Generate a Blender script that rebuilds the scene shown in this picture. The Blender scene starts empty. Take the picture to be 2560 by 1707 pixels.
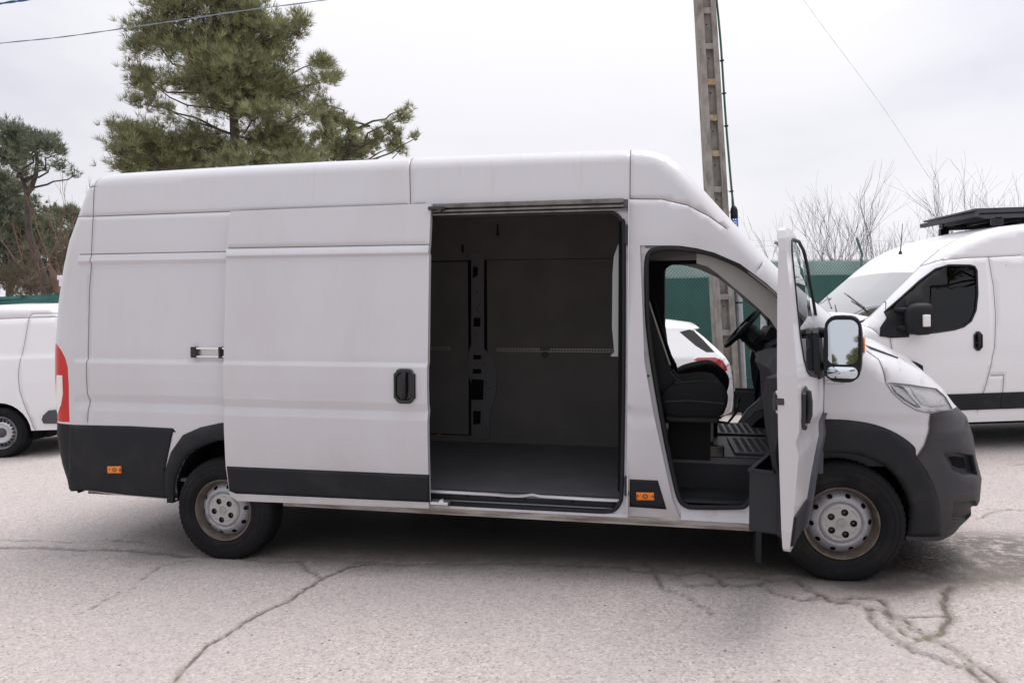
import bpy, bmesh, math, random
import numpy as np
from math import sin, cos, pi, radians
from mathutils import Vector, Matrix
from mathutils.geometry import delaunay_2d_cdt
SC = bpy.context.scene
COL = SC.collection

# ------------------------------------------------------------------ camera
CH, PIT, ROL, FPX = 1.641, .0369, -.0336, 1860.75
cam = bpy.data.cameras.new('camera'); cam.sensor_width = 36.0
cam.lens = FPX / 2560 * 36.0; cam.clip_start = .05; cam.clip_end = 2000
camo = bpy.data.objects.new('camera', cam); COL.objects.link(camo)
camo.matrix_world = Matrix.Translation((0, 0, CH)) @ Matrix.Rotation(pi/2 - PIT, 4, 'X') @ Matrix.Rotation(ROL, 4, 'Z')
SC.camera = camo
SC.view_settings.view_transform = 'Standard'; SC.view_settings.look = 'None'
SC.view_settings.exposure = 0.0; SC.view_settings.gamma = 1.0
SC.view_settings.use_curve_mapping = False
SC.render.resolution_x = 1024; SC.render.resolution_y = 682

# ------------------------------------------------------------------ sky (overcast) and sun
SUN_EL, SUN_AZ = radians(66), radians(62)      # azimuth: from +Y towards +X
W = bpy.data.worlds.new('World'); SC.world = W; W.use_nodes = True
nt = W.node_tree; nt.nodes.clear(); N = nt.nodes.new; L = nt.links.new
out = N('ShaderNodeOutputWorld'); bg = N('ShaderNodeBackground'); bg.inputs['Strength'].default_value = .1
L(bg.outputs[0], out.inputs[0])
sky = N('ShaderNodeTexSky'); sky.sky_type = 'NISHITA'; sky.sun_disc = False
sky.sun_elevation = SUN_EL; sky.sun_rotation = SUN_AZ; sky.air_density = 1.0; sky.dust_density = 2.0
tc = N('ShaderNodeTexCoord'); mp = N('ShaderNodeMapping'); mp.inputs['Scale'].default_value = (1.0, 1.0, 2.6)
mp.inputs['Location'].default_value = (.3, 1.7, .4)
L(tc.outputs['Generated'], mp.inputs['Vector'])
n1 = N('ShaderNodeTexNoise'); n1.inputs['Scale'].default_value = 1.7; n1.inputs['Detail'].default_value = 5; n1.inputs['Roughness'].default_value = .48
L(mp.outputs[0], n1.inputs['Vector'])
cr = N('ShaderNodeValToRGB'); e = cr.color_ramp.elements
e[0].position = .36; e[0].color = (.77, .785, .875, 1)
e[1].position = .60; e[1].color = (1.0, .985, 1.03, 1)
m_ = e.new(.48); m_.color = (.925, .92, .97, 1)
L(n1.outputs['Fac'], cr.inputs['Fac'])
# broad brightening towards the veiled sun, on the right behind the vans
vd = N('ShaderNodeVectorMath'); vd.operation = 'DOT_PRODUCT'
vd.inputs[1].default_value = (sin(SUN_AZ)*cos(SUN_EL), cos(SUN_AZ)*cos(SUN_EL), sin(SUN_EL))
L(tc.outputs['Generated'], vd.inputs[0])
mr = N('ShaderNodeMapRange'); mr.inputs[1].default_value = -.2; mr.inputs[2].default_value = 1.0
mr.inputs[3].default_value = 8.6; mr.inputs[4].default_value = 11.0
L(vd.outputs['Value'], mr.inputs[0])
sx = N('ShaderNodeSeparateXYZ'); L(tc.outputs['Generated'], sx.inputs[0])      # overcast sky: zenith brighter than the horizon
mz = N('ShaderNodeMapRange'); mz.inputs[1].default_value = .25; mz.inputs[2].default_value = 1.0; mz.inputs[3].default_value = 1.0; mz.inputs[4].default_value = 1.5; L(sx.outputs['Z'], mz.inputs[0])
mm = N('ShaderNodeMath'); mm.operation = 'MULTIPLY'; L(mr.outputs[0], mm.inputs[0]); L(mz.outputs[0], mm.inputs[1])
vm = N('ShaderNodeVectorMath'); vm.operation = 'SCALE'; L(cr.outputs[0], vm.inputs[0]); L(mm.outputs[0], vm.inputs['Scale'])
mx = N('ShaderNodeMix'); mx.data_type = 'RGBA'; mx.inputs[0].default_value = .93
L(sky.outputs[0], mx.inputs[6]); L(vm.outputs[0], mx.inputs[7]); L(mx.outputs[2], bg.inputs['Color'])
sun = bpy.data.lights.new('sun', 'SUN'); sun.energy = 2.3; sun.angle = radians(32); sun.color = (1, .965, .92)
so = bpy.data.objects.new('sun', sun); COL.objects.link(so)
so.rotation_euler = (pi/2 - SUN_EL, 0, pi - SUN_AZ)

# ------------------------------------------------------------------ helpers
def pv(v):
    return Vector(v)
def ray(u, v):
    """direction (world) of the sight line through point u,v of the 2352 px wide photograph; only used to measure points off it"""
    k = 2560/2352
    x = u*k - 1280; y = v*k - 853.5; c, s = cos(ROL), sin(ROL)
    x, y = c*x + s*y, -s*x + c*y
    yc, zc, x = 1.0, -y/FPX, x/FPX
    return np.array([x, cos(PIT)*yc + sin(PIT)*zc, -sin(PIT)*yc + cos(PIT)*zc])
CAMP = np.array([0, 0, CH])
def wp(u, v, Y):
    d = ray(u, v); return CAMP + d*(Y/d[1])
def gp(u, v, z=0.0):
    d = ray(u, v); return CAMP + d*((z-CH)/d[2])

MATS = {}
def mat(name, col, rough=.5, metal=0, coat=0, var=0, vscale=4, bump=0, bscale=200, spec=.5, emit=None, dirt=None, dscale=3, dlo=.5, dhi=.7, stretch=None):
    """procedural Principled: base colour with noise variation, optional dirt colour in noise patches, fine bump"""
    m = bpy.data.materials.new(name); m.use_nodes = True; t = m.node_tree
    b = t.nodes['Principled BSDF']
    b.inputs['Base Color'].default_value = (*col, 1); b.inputs['Roughness'].default_value = rough
    b.inputs['Metallic'].default_value = metal; b.inputs['Coat Weight'].default_value = coat
    b.inputs['Specular IOR Level'].default_value = spec; b.inputs['Coat Roughness'].default_value = .08
    co = t.nodes.new('ShaderNodeTexCoord')
    vec = co.outputs['Object']
    if stretch:
        mpp = t.nodes.new('ShaderNodeMapping'); mpp.inputs['Scale'].default_value = stretch
        t.links.new(vec, mpp.inputs['Vector']); vec = mpp.outputs[0]
    last = None
    if var:
        n = t.nodes.new('ShaderNodeTexNoise'); n.inputs['Scale'].default_value = vscale; n.inputs['Detail'].default_value = 6
        t.links.new(vec, n.inputs['Vector'])
        r = t.nodes.new('ShaderNodeValToRGB'); e = r.color_ramp.elements
        e[0].position = .3; e[1].position = .7
        e[0].color = (*[c*(1-var) for c in col], 1); e[1].color = (*[min(1, c*(1+var)) for c in col], 1)
        t.links.new(n.outputs['Fac'], r.inputs['Fac']); last = r.outputs[0]
    if dirt:
        n = t.nodes.new('ShaderNodeTexNoise'); n.inputs['Scale'].default_value = dscale; n.inputs['Detail'].default_value = 8
        n.inputs['Roughness'].default_value = .62
        t.links.new(vec, n.inputs['Vector'])
        r = t.nodes.new('ShaderNodeMapRange'); r.inputs[1].default_value = dlo; r.inputs[2].default_value = dhi
        t.links.new(n.outputs['Fac'], r.inputs[0])
        mxx = t.nodes.new('ShaderNodeMix'); mxx.data_type = 'RGBA'; t.links.new(r.outputs[0], mxx.inputs[0])
        if last: t.links.new(last, mxx.inputs[6])
        else: mxx.inputs[6].default_value = (*col, 1)
        mxx.inputs[7].default_value = (*dirt, 1); last = mxx.outputs[2]
    if last: t.links.new(last, b.inputs['Base Color'])
    if bump:
        n = t.nodes.new('ShaderNodeTexNoise'); n.inputs['Scale'].default_value = bscale; n.inputs['Detail'].default_value = 4
        t.links.new(vec, n.inputs['Vector'])
        bb = t.nodes.new('ShaderNodeBump'); bb.inputs['Strength'].default_value = 1; bb.inputs['Distance'].default_value = bump
        t.links.new(n.outputs['Fac'], bb.inputs['Height']); t.links.new(bb.outputs[0], b.inputs['Normal'])
    if emit:
        b.inputs['Emission Color'].default_value = (*emit[0], 1); b.inputs['Emission Strength'].default_value = emit[1]
    MATS[name] = m; return m
def glass(name, tint, refl=1.0, rough=.0, base=.0):
    m = bpy.data.materials.new(name); m.use_nodes = True; t = m.node_tree; t.nodes.clear()
    o = t.nodes.new('ShaderNodeOutputMaterial'); tr = t.nodes.new('ShaderNodeBsdfTransparent'); gl = t.nodes.new('ShaderNodeBsdfGlossy')
    tr.inputs[0].default_value = (*tint, 1); gl.inputs[0].default_value = (refl, refl, refl, 1); gl.inputs['Roughness'].default_value = rough
    f = t.nodes.new('ShaderNodeFresnel'); f.inputs[0].default_value = 1.5
    a = t.nodes.new('ShaderNodeMath'); a.operation = 'ADD'; a.inputs[1].default_value = base; t.links.new(f.outputs[0], a.inputs[0])
    mxx = t.nodes.new('ShaderNodeMixShader'); t.links.new(a.outputs[0], mxx.inputs[0]); t.links.new(tr.outputs[0], mxx.inputs[1]); t.links.new(gl.outputs[0], mxx.inputs[2])
    t.links.new(mxx.outputs[0], o.inputs[0]); MATS[name] = m; return m

def tag(o, label=None, cat=None, group=None, kind=None):
    if label: o['label'] = label
    if cat: o['category'] = cat
    if group: o['group'] = group
    if kind: o['kind'] = kind
    return o
def empty(name, loc=(0, 0, 0), label=None, cat=None, group=None):
    o = bpy.data.objects.new(name, None); COL.objects.link(o); o.location = loc; o.empty_display_size = .2
    return tag(o, label, cat, group)
def mk(name, verts, faces, m, parent=None, smooth=False, normals=None, xf=None, mats=None, fmat=None, autos=None):
    me = bpy.data.meshes.new(name)
    verts = np.asarray(verts, dtype=float)
    if xf is not None:
        z3 = xf(np.zeros((1, 3)))[0]; J = np.stack([xf(np.array([q]))[0]-z3 for q in np.eye(3)*.01])
        if np.linalg.det(J) < 0: faces = [tuple(reversed([int(i) for i in f])) for f in faces]
        verts = xf(verts)
        if normals is not None:
            z = np.zeros_like(normals); normals = xf(normals) - xf(z)
    me.from_pydata([tuple(v) for v in verts], [], [tuple(int(i) for i in f) for f in faces]); me.update()
    for mm in ([m] if mats is None else mats):
        me.materials.append(MATS[mm] if isinstance(mm, str) else mm)
    if fmat is not None: me.polygons.foreach_set('material_index', np.asarray(fmat, dtype=np.int32))
    if smooth or normals is not None:
        me.polygons.foreach_set('use_smooth', [True]*len(me.polygons))
    if autos is not None:
        me.set_sharp_from_angle(angle=radians(autos))
    if normals is not None:
        me.normals_split_custom_set_from_vertices([tuple(n) for n in normals])
    o = bpy.data.objects.new(name, me); COL.objects.link(o)
    if parent: o.parent = parent
    return o
class MB:
    """collects primitives into one mesh"""
    def __init__(s): s.v = []; s.f = []; s.marks = []
    def add(s, v, f):
        b = len(s.v); s.marks.append((b, len(s.f))); s.v += [tuple(float(c) for c in q) for q in v]; s.f += [tuple(i+b for i in q) for q in f]; return s
    def box(s, c, d, rot=None, bev=0):
        bm = bmesh.new(); bmesh.ops.create_cube(bm, size=1)
        bmesh.ops.scale(bm, vec=d, verts=bm.verts)
        if bev: bmesh.ops.bevel(bm, geom=bm.edges[:] , offset=bev, segments=2, profile=.6, affect='EDGES')
        M = Matrix.Translation(c) @ (rot.to_4x4() if rot is not None else Matrix())
        v = [M @ x.co for x in bm.verts]; f = [[q.index for q in p.verts] for p in bm.faces]
        bm.free(); return s.add(v, f)
    def tube(s, pts, r, n=8, closed=False, cap=True):
        pts = [Vector(p) for p in pts]; m = len(pts); rr = r if hasattr(r, '__len__') else [r]*m
        ring = []; up = None
        for i, p in enumerate(pts):
            a = pts[(i-1) % m] if (closed or i > 0) else p; b = pts[(i+1) % m] if (closed or i < m-1) else p
            d = (b-a); d = d.normalized() if d.length > 1e-9 else Vector((0, 0, 1))
            if up is None: up = Vector((0, 0, 1)) if abs(d.z) < .9 else Vector((1, 0, 0))
            x = d.cross(up); x = x.normalized() if x.length > 1e-6 else d.orthogonal().normalized()
            y = x.cross(d).normalized(); up = y
            ring.append([p + (x*cos(2*pi*k/n) + y*sin(2*pi*k/n))*rr[i] for k in range(n)])
        v = [q for R_ in ring for q in R_]; f = []
        for i in range(m if closed else m-1):
            j = (i+1) % m
            for k in range(n): f.append((i*n+k, i*n+(k+1) % n, j*n+(k+1) % n, j*n+k))
        if cap and not closed:
            f.append(tuple(reversed(range(n)))); f.append(tuple((m-1)*n+k for k in range(n)))
        return s.add(v, f)
    def ext(s, poly, axis, a, b):
        """extrude 2D polygon (list of pairs) between a and b along axis (0,1,2)"""
        n = len(poly); v = []
        for t in (a, b):
            for p in poly:
                q = list(p); q.insert(axis, t); v.append(q)
        ar = sum(poly[i][0]*poly[(i+1) % n][1] - poly[(i+1) % n][0]*poly[i][1] for i in range(n))
        fl = (ar > 0) ^ (axis == 1) ^ (b < a)
        f = [tuple(range(n)), tuple(range(2*n-1, n-1, -1))] + [(i, i+n, (i+1) % n+n, (i+1) % n) for i in range(n)]
        if fl: f = [tuple(reversed(q)) for q in f]
        return s.add(v, f)
    def lathe(s, prof, n=48, axis='y', cen=(0, 0, 0), a0=0, a1=2*pi):
        """prof: (r, h) pairs; revolve about axis through cen"""
        full = abs(a1-a0-2*pi) < 1e-6; m = n if full else n+1; v = []
        for k in range(m):
            a = a0+(a1-a0)*k/n
            for r, h in prof:
                if axis == 'y': q = (r*cos(a), h, r*sin(a))
                elif axis == 'z': q = (r*cos(a), r*sin(a), h)
                else: q = (h, r*cos(a), r*sin(a))
                v.append((q[0]+cen[0], q[1]+cen[1], q[2]+cen[2]))
        p = len(prof); f = []
        for k in range(n):
            k2 = (k+1) % m
            for i in range(p-1): f.append((k*p+i, k2*p+i, k2*p+i+1, k*p+i+1))
        return s.add(v, f)
    def quad(s, a, b, c, d): return s.add([a, b, c, d], [(0, 1, 2, 3)])
    def loft(s, rings, closed=True, caps=True):
        n = len(rings[0]); v = [q for r in rings for q in r]; f = []
        for i in range(len(rings)-1):
            for k in range(n if closed else n-1):
                f.append((i*n+k, i*n+(k+1) % n, (i+1)*n+(k+1) % n, (i+1)*n+k))
        if caps: f += [tuple(reversed(range(n))), tuple((len(rings)-1)*n+k for k in range(n))]
        return s.add(v, f)
    def mk_each(s, name, m, parent=None, smooth=False, xf=None, autos=None):
        """one object per primitive"""
        e = s.marks+[(len(s.v), len(s.f))]; o = []
        for (v0, f0), (v1, f1) in zip(e[:-1], e[1:]):
            q = MB(); q.v = s.v[v0:v1]; q.f = [tuple(i-v0 for i in f) for f in s.f[f0:f1]]; o.append(q.mk(name, m, parent, smooth, xf=xf, autos=autos))
        return o
    def mk(s, name, m, parent=None, smooth=False, xf=None, autos=None, fix=True):
        o = mk(name, s.v, s.f, m, parent, smooth, xf=xf, autos=autos)
        if fix:
            bm = bmesh.new(); bm.from_mesh(o.data); bmesh.ops.recalc_face_normals(bm, faces=bm.faces); bm.to_mesh(o.data); bm.free()
            if autos is not None: o.data.set_sharp_from_angle(angle=radians(autos))
        return o
def interp_poly(pts, n=6, closed=False):
    """Catmull-Rom through the points"""
    P = [np.array(p, float) for p in pts]; m = len(P); o = []
    for i in range(m if closed else m-1):
        p0 = P[(i-1) % m] if closed or i > 0 else P[0]; p1 = P[i]; p2 = P[(i+1) % m]; p3 = P[(i+2) % m] if closed or i+2 < m else P[-1]
        for k in range(n):
            t = k/n; o.append(.5*((2*p1)+(-p0+p2)*t+(2*p0-5*p1+4*p2-p3)*t*t+(-p0+3*p1-3*p2+p3)*t**3))
    if not closed: o.append(P[-1])
    return o
def inpoly(px, pz, poly):
    poly = np.asarray(poly, float); c = np.zeros(len(px), bool); n = len(poly); j = n-1
    for i in range(n):
        xi, zi = poly[i]; xj, zj = poly[j]
        if zi != zj:
            t = ((zi > pz) != (zj > pz)) & (px < (xj-xi)*(pz-zi)/(zj-zi)+xi); c ^= t
        j = i
    return c
def dpoly(px, pz, poly, closed=False, vals=None):
    """distance to polyline; optionally interpolated per-vertex values at the nearest point"""
    poly = np.asarray(poly, float); n = len(poly); best = np.full(len(px), 1e9); bv = None
    if vals is not None: vals = np.asarray(vals, float); bv = np.zeros((len(px), vals.shape[1]))
    for i in range(n if closed else n-1):
        a = poly[i]; b = poly[(i+1) % n]; d = b-a; l2 = max(d@d, 1e-12)
        t = np.clip(((px-a[0])*d[0]+(pz-a[1])*d[1])/l2, 0, 1)
        D = np.hypot(px-a[0]-t*d[0], pz-a[1]-t*d[1]); k = D < best; best[k] = D[k]
        if vals is not None: bv[k] = vals[i]*(1-t[k])[:, None] + vals[(i+1) % n]*t[k][:, None]
    return (best, bv) if vals is not None else best
def offset_line(pts, d):
    P = np.asarray(pts, float); t = np.gradient(P, axis=0); l = np.hypot(t[:, 0], t[:, 1])[:, None]+1e-12; t = t/l
    return np.stack([P[:, 0]-t[:, 1]*d, P[:, 1]+t[:, 0]*d], 1)
def resample(pts, step, closed=False):
    P = [np.array(p, float)[:2] for p in pts]; o = []
    if closed: P = P+[P[0]]
    for a, b in zip(P[:-1], P[1:]):
        n = max(1, int(np.ceil(np.hypot(*(b-a))/step)))
        for k in range(n): o.append(a+(b-a)*k/n)
    if not closed: o.append(P[-1])
    return o
def cdt(outer, holes=(), lines=(), grid=.03, step=.03, keepgrid=.56, extra=None):
    """triangulate a 2D polygon with holes, constraint lines and an inner grid; returns pts (n,2), tris"""
    V = []; E = []
    def addl(l, closed):
        b = len(V); l = [tuple(p[:2]) for p in l]; V.extend(l); n = len(l)
        for i in range(n if closed else n-1): E.append((b+i, b+(i+1) % n))
    outer = resample(outer, step, True); addl(outer, True)
    hs = [resample(h, step, True) for h in holes]
    for h in hs: addl(h, True)
    ls = [resample(l, step) for l in lines]
    for l in ls: addl(l, False)
    O = np.array(outer)
    gx, gz = np.meshgrid(np.arange(O[:, 0].min()+grid/2, O[:, 0].max(), grid), np.arange(O[:, 1].min()+grid/2, O[:, 1].max(), grid))
    gx = gx.ravel(); gz = gz.ravel(); k = inpoly(gx, gz, O); gx = gx[k]; gz = gz[k]
    A = np.array(V)
    # drop grid points too near to any constraint vertex: hash
    key = set()
    c = grid*.8
    cells = {}
    for p in V: cells.setdefault((int(math.floor(p[0]/c)), int(math.floor(p[1]/c))), []).append(p)
    lim = (keepgrid*grid)**2
    for x, z in zip(gx, gz):
        i, j = int(math.floor(x/c)), int(math.floor(z/c)); ok = True
        for a in (-1, 0, 1):
            for b in (-1, 0, 1):
                for p in cells.get((i+a, j+b), ()):
                    if (p[0]-x)**2+(p[1]-z)**2 < lim: ok = False; break
                if not ok: break
            if not ok: break
        if ok: V.append((x, z))
    r = delaunay_2d_cdt([Vector(p) for p in V], E, [], 0, 1e-5, False)
    P = np.array([tuple(p) for p in r[0]]); T = np.array([f for f in r[2] if len(f) == 3])
    c = P[T].mean(1); k = inpoly(c[:, 0], c[:, 1], O)
    for h in hs: k &= ~inpoly(c[:, 0], c[:, 1], h)
    a = P[T[:, 1]]-P[T[:, 0]]; b = P[T[:, 2]]-P[T[:, 0]]; k &= np.abs(a[:, 0]*b[:, 1]-a[:, 1]*b[:, 0]) > 1e-9
    T = T[k]
    fl = (a[k][:, 0]*b[k][:, 1]-a[k][:, 1]*b[k][:, 0]) < 0; T[fl] = T[fl][:, ::-1]   # ccw in (x,z)
    return P, T

# ------------------------------------------------------------------ vehicle shell: a side-view outline inflated to a body
class Shell:
    """half width w(x,z): base section Wz(z), rounded off towards the side-view outline, plus pressed features and dents"""
    def __init__(s, outline, wz, feats=None, dents=(), grooves=()):
        o = np.array(outline, float); s.O = o[:, :2]; s.ab = o[:, 2:4]; s.wz = np.array(wz, float)
        s.feat = feats; s.dents = dents; s.grooves = [np.array(g, float) for g in grooves]
    def w(s, x, z):
        x = np.atleast_1d(np.asarray(x, float)); z = np.atleast_1d(np.asarray(z, float))
        base = np.interp(z, s.wz[:, 0], s.wz[:, 1])
        d, ab = dpoly(x, z, s.O, vals=s.ab)
        t = np.clip(d/ab[:, 0], 0, 1)
        r = base - ab[:, 1]*(1-np.sqrt(np.clip(1-(1-t)**2, 0, 1)))
        if s.feat is not None: r = r + s.feat(x, z)*np.clip(d/.1, 0, 1)
        for poly, dep, sl in s.dents:
            i = inpoly(x, z, poly); q = dpoly(x, z, poly, True); f = np.clip(q/sl, 0, 1); r = r - np.where(i, dep*f*f*(3-2*f), 0)
        for g in s.grooves:
            q = dpoly(x, z, g); r = r - .006*np.clip(1-q/.0034, 0, 1)
        return r
    def normal(s, x, z, e=.0015):
        wx = (s.w(x+e, z)-s.w(x-e, z))/(2*e); wz = (s.w(x, z+e)-s.w(x, z-e))/(2*e)
        n = np.stack([-wx, -np.ones_like(wx), -wz], 1); return n/np.linalg.norm(n, axis=1)[:, None]
    def edge_y(s):
        """half width on the outline itself"""
        return np.interp(s.O[:, 1], s.wz[:, 0], s.wz[:, 1]) - s.ab[:, 1]
def side_mesh(sh, name, P, T, m, parent, side=-1, off=0., inner=None, fl=.012, xf=None, back=False, skip_outline=True, dark=True, smoothn=True):
    """side=-1: the side at y=-w (right of a vehicle heading +x). inner: None (flange depth fl) or function(x,z)->half width of inner face"""
    x, z = P[:, 0], P[:, 1]; w = sh.w(x, z)+off; nrm = sh.normal(x, z)
    used = np.unique(T); rem = -np.ones(len(P), int); rem[used] = np.arange(len(used)); T = rem[T]
    x, z, w, nrm = x[used], z[used], w[used], nrm[used]
    V = np.stack([x, -w, z], 1); n = len(V)
    inn = (w-fl) if inner is None else inner(x, z)
    E = {}
    for a, b, c in T:
        for p, q in ((a, b), (b, c), (c, a)): E[(p, q)] = 1
    bd = [(p, q) for (p, q) in E if (q, p) not in E]
    dO = dpoly(x, z, sh.O)
    VV = list(V); NN = list(nrm); F = [tuple(t) for t in T]      # ccw in (x,z) seen from -y: outward -y is right-handed? (x, z) ccw viewed from -y -> normal -y
    if skip_outline: bd = [e for e in bd if not (dO[e[0]] < .006 and dO[e[1]] < .006)]
    for p, q in bd:
        b = len(VV)
        VV += [V[p], V[q], np.array([x[q], -inn[q], z[q]]), np.array([x[p], -inn[p], z[p]])]
        ex, ez = x[q]-x[p], z[q]-z[p]; l = math.hypot(ex, ez)+1e-9
        NN += [np.array([ez/l, 0, -ex/l])]*4; F.append((b+1, b, b+3, b+2))
    if back:
        b = len(VV); VV += [np.array([x[i], -inn[i], z[i]]) for i in range(n)]; NN += [np.array([0, 1., 0])]*n
        F += [(b+t[2], b+t[1], b+t[0]) for t in T]
    VV = np.array(VV); NN = np.array(NN)
    fm = None
    if dark and sh.grooves:
        fm = np.zeros(len(F), int); c = np.array([[x[t].mean(), z[t].mean()] for t in T])
        for g in sh.grooves:
            q = dpoly(c[:, 0], c[:, 1], g); fm[:len(T)][q < .0024] = 1
    if side > 0:
        VV[:, 1] *= -1; NN[:, 1] *= -1; F = [tuple(reversed(f)) for f in F]
    return mk(name, VV, F, m, parent, normals=NN, xf=xf, mats=[m, 'seam'] if fm is not None else None, fmat=fm)
def groove_lines(gs):
    o = []
    for g in gs:
        g = resample(g, .03); o += [g, list(offset_line(g, .0034)), list(offset_line(g, -.0034))]
    return o
# ------------------------------------------------------------------ materials
mat('paint', (.585, .578, .605), rough=.32, coat=.35, var=.012, vscale=2.2, dirt=(.53, .50, .51), dscale=1.1, dlo=.50, dhi=.80, stretch=(1.3, 1, .5))
def add_grime(m):
    t = m.node_tree; b = t.nodes['Principled BSDF']; src = b.inputs['Base Color'].links[0].from_socket; nd_ = t.nodes.new; lk_ = t.links.new
    co = nd_('ShaderNodeTexCoord'); se = nd_('ShaderNodeSeparateXYZ'); lk_(co.outputs['Object'], se.inputs[0])
    def ns(scale, sc=(1, 1, 1), det=6, ro=.6):
        mp_ = nd_('ShaderNodeMapping'); mp_.inputs['Scale'].default_value = sc; lk_(co.outputs['Object'], mp_.inputs['Vector'])
        n = nd_('ShaderNodeTexNoise'); n.inputs['Scale'].default_value = scale; n.inputs['Detail'].default_value = det; n.inputs['Roughness'].default_value = ro; lk_(mp_.outputs[0], n.inputs['Vector']); return n.outputs['Fac']
    def rg(v, a, b_, c=0., d=1.):
        r = nd_('ShaderNodeMapRange'); lk_(v, r.inputs[0]); r.inputs[1].default_value = a; r.inputs[2].default_value = b_; r.inputs[3].default_value = c; r.inputs[4].default_value = d; return r.outputs[0]
    def mu(*v):
        o = v[0]
        for q in v[1:]:
            n = nd_('ShaderNodeMath'); n.operation = 'MULTIPLY'; lk_(o, n.inputs[0])
            if isinstance(q, float): n.inputs[1].default_value = q
            else: lk_(q, n.inputs[1])
            o = n.outputs[0]
        return o
    def mixc(f, a, c):
        n = nd_('ShaderNodeMix'); n.data_type = 'RGBA'; lk_(f, n.inputs[0]); lk_(a, n.inputs[6]); n.inputs[7].default_value = (*c, 1); return n.outputs[2]
    z, x = se.outputs['Z'], se.outputs['X']
    # rain streaks under the roof edge, mostly on the front half
    src = mixc(mu(rg(ns(6, (5, 1, .45), 5, .7), .52, .70), rg(ns(1.1), .40, .62), rg(z, 2.40, 2.60), rg(x, .2, 1.6, .25, .75)), src, (.44, .40, .36))
    src = mixc(mu(rg(ns(5, (5, 1, .4), 5, .7), .54, .74), rg(ns(1.7), .45, .62), rg(z, 1.3, 1.7, 1., .2), rg(z, .4, 1.0, 1., .35), .35), src, (.50, .46, .43))
    # road film towards the sills
    src = mixc(mu(rg(ns(3.5), .35, .70), rg(z, .85, .42, 0., .75)), src, (.42, .38, .35))
    lk_(src, b.inputs['Base Color'])
    bp_ = nd_('ShaderNodeBump'); bp_.inputs['Distance'].default_value = .004; bp_.inputs['Strength'].default_value = .35; lk_(ns(1.6, (1, 1, 1), 1, .3), bp_.inputs['Height']); lk_(bp_.outputs[0], b.inputs['Normal']); lk_(bp_.outputs[0], b.inputs['Coat Normal'])
add_grime(MATS['paint'])
mat('rail_metal', (.20, .19, .18), rough=.5, metal=.2, dirt=(.08, .075, .07), dscale=8, dlo=.45, dhi=.7)
mat('lamp_inner', (.88, .88, .89), rough=.25, metal=.15)
mat('bumper_plastic', (.042, .041, .047), rough=.55, bump=.0004, bscale=900, spec=.3, dirt=(.065, .062, .062), dscale=5, dlo=.45, dhi=.8)
mat('paint_plain', (.80, .795, .81), rough=.3, coat=.4)
mat('jamb_paint', (.58, .57, .61), rough=.4, dirt=(.42, .38, .35), dscale=6, dlo=.52, dhi=.75)
mat('sill_dirty', (.46, .43, .40), rough=.6, dirt=(.20, .165, .14), dscale=5, dlo=.36, dhi=.60, stretch=(.6, 1, 5))
mat('seam', (.22, .21, .20), rough=.8)
mat('plastic', (.016, .017, .020), rough=.6, bump=.0004, bscale=900, spec=.22, dirt=(.034, .033, .033), dscale=4, dlo=.5, dhi=.8)
mat('plastic_soft', (.022, .023, .027), rough=.6, spec=.3)
mat('plastic_grey', (.07, .072, .085), rough=.5, spec=.35)
mat('gloss_black', (.012, .012, .013), rough=.12)
mat('rubber', (.016, .016, .018), rough=.6, spec=.3)
mat('liner', (.012, .012, .013), rough=.9, spec=.1)
mat('under', (.02, .019, .019), rough=.9, spec=.1, var=.5, vscale=6)
mat('tyre', (.013, .0128, .0142), rough=.8, spec=.15, bump=.0006, bscale=160, dirt=(.030, .028, .027), dscale=5, dlo=.5, dhi=.8)
mat('steel_grey', (.32, .32, .345), rough=.42, metal=.35, dirt=(.16, .13, .11), dscale=9, dlo=.50, dhi=.75)
mat('rim_rust', (.175, .145, .125), rough=.6, metal=.3, dirt=(.085, .062, .05), dscale=12, dlo=.4, dhi=.65)
mat('hubcap', (.38, .37, .365), rough=.42, metal=.25, dirt=(.38, .34, .30), dscale=8, dlo=.5, dhi=.8)
mat('bolt', (.06, .055, .055), rough=.45, metal=.6)
mat('chrome', (.8, .8, .82), rough=.12, metal=1)
mat('alu', (.55, .56, .58), rough=.35, metal=.9)
mat('mirror', (.62, .67, .72), rough=.015, metal=1)
mat('panel_board', (.150, .143, .136), rough=.8, var=.12, vscale=3, spec=.2)
mat('inner_metal', (.14, .14, .145), rough=.6, spec=.3, var=.1)
mat('load_floor', (.12, .12, .13), rough=.42, dirt=(.16, .155, .16), dscale=5, dlo=.45, dhi=.75)
mat('fabric', (.014, .0135, .0145), rough=.95, spec=.15, bump=.0008, bscale=400)
mat('headliner', (.30, .29, .27), rough=.85)
mat('mat_rubber', (.07, .072, .085), rough=.45)
mat('orange', (.85, .22, .01), rough=.2, coat=.5, emit=None)
mat('red_lens', (.52, .006, .003), rough=.2, coat=.25)
mat('red_lens2', (.36, .03, .03), rough=.12, coat=.8)
mat('white_lens', (.78, .76, .74), rough=.12, coat=.8)
mat('belt_metal', (.7, .7, .7), rough=.3, metal=.8)
mat('film', (.36, .38, .38), rough=.3)
mat('blue_label', (.02, .16, .62), rough=.5)
mat('white_print', (.8, .8, .8), rough=.5)
glass('glass', (.80, .87, .86)); glass('glass_dark', (.32, .35, .35), refl=.9); glass('lens_clear', (.99, .99, .99), base=.02)
glass('windscreen', (.50, .56, .56), refl=.92, base=.42, rough=.05)

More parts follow.
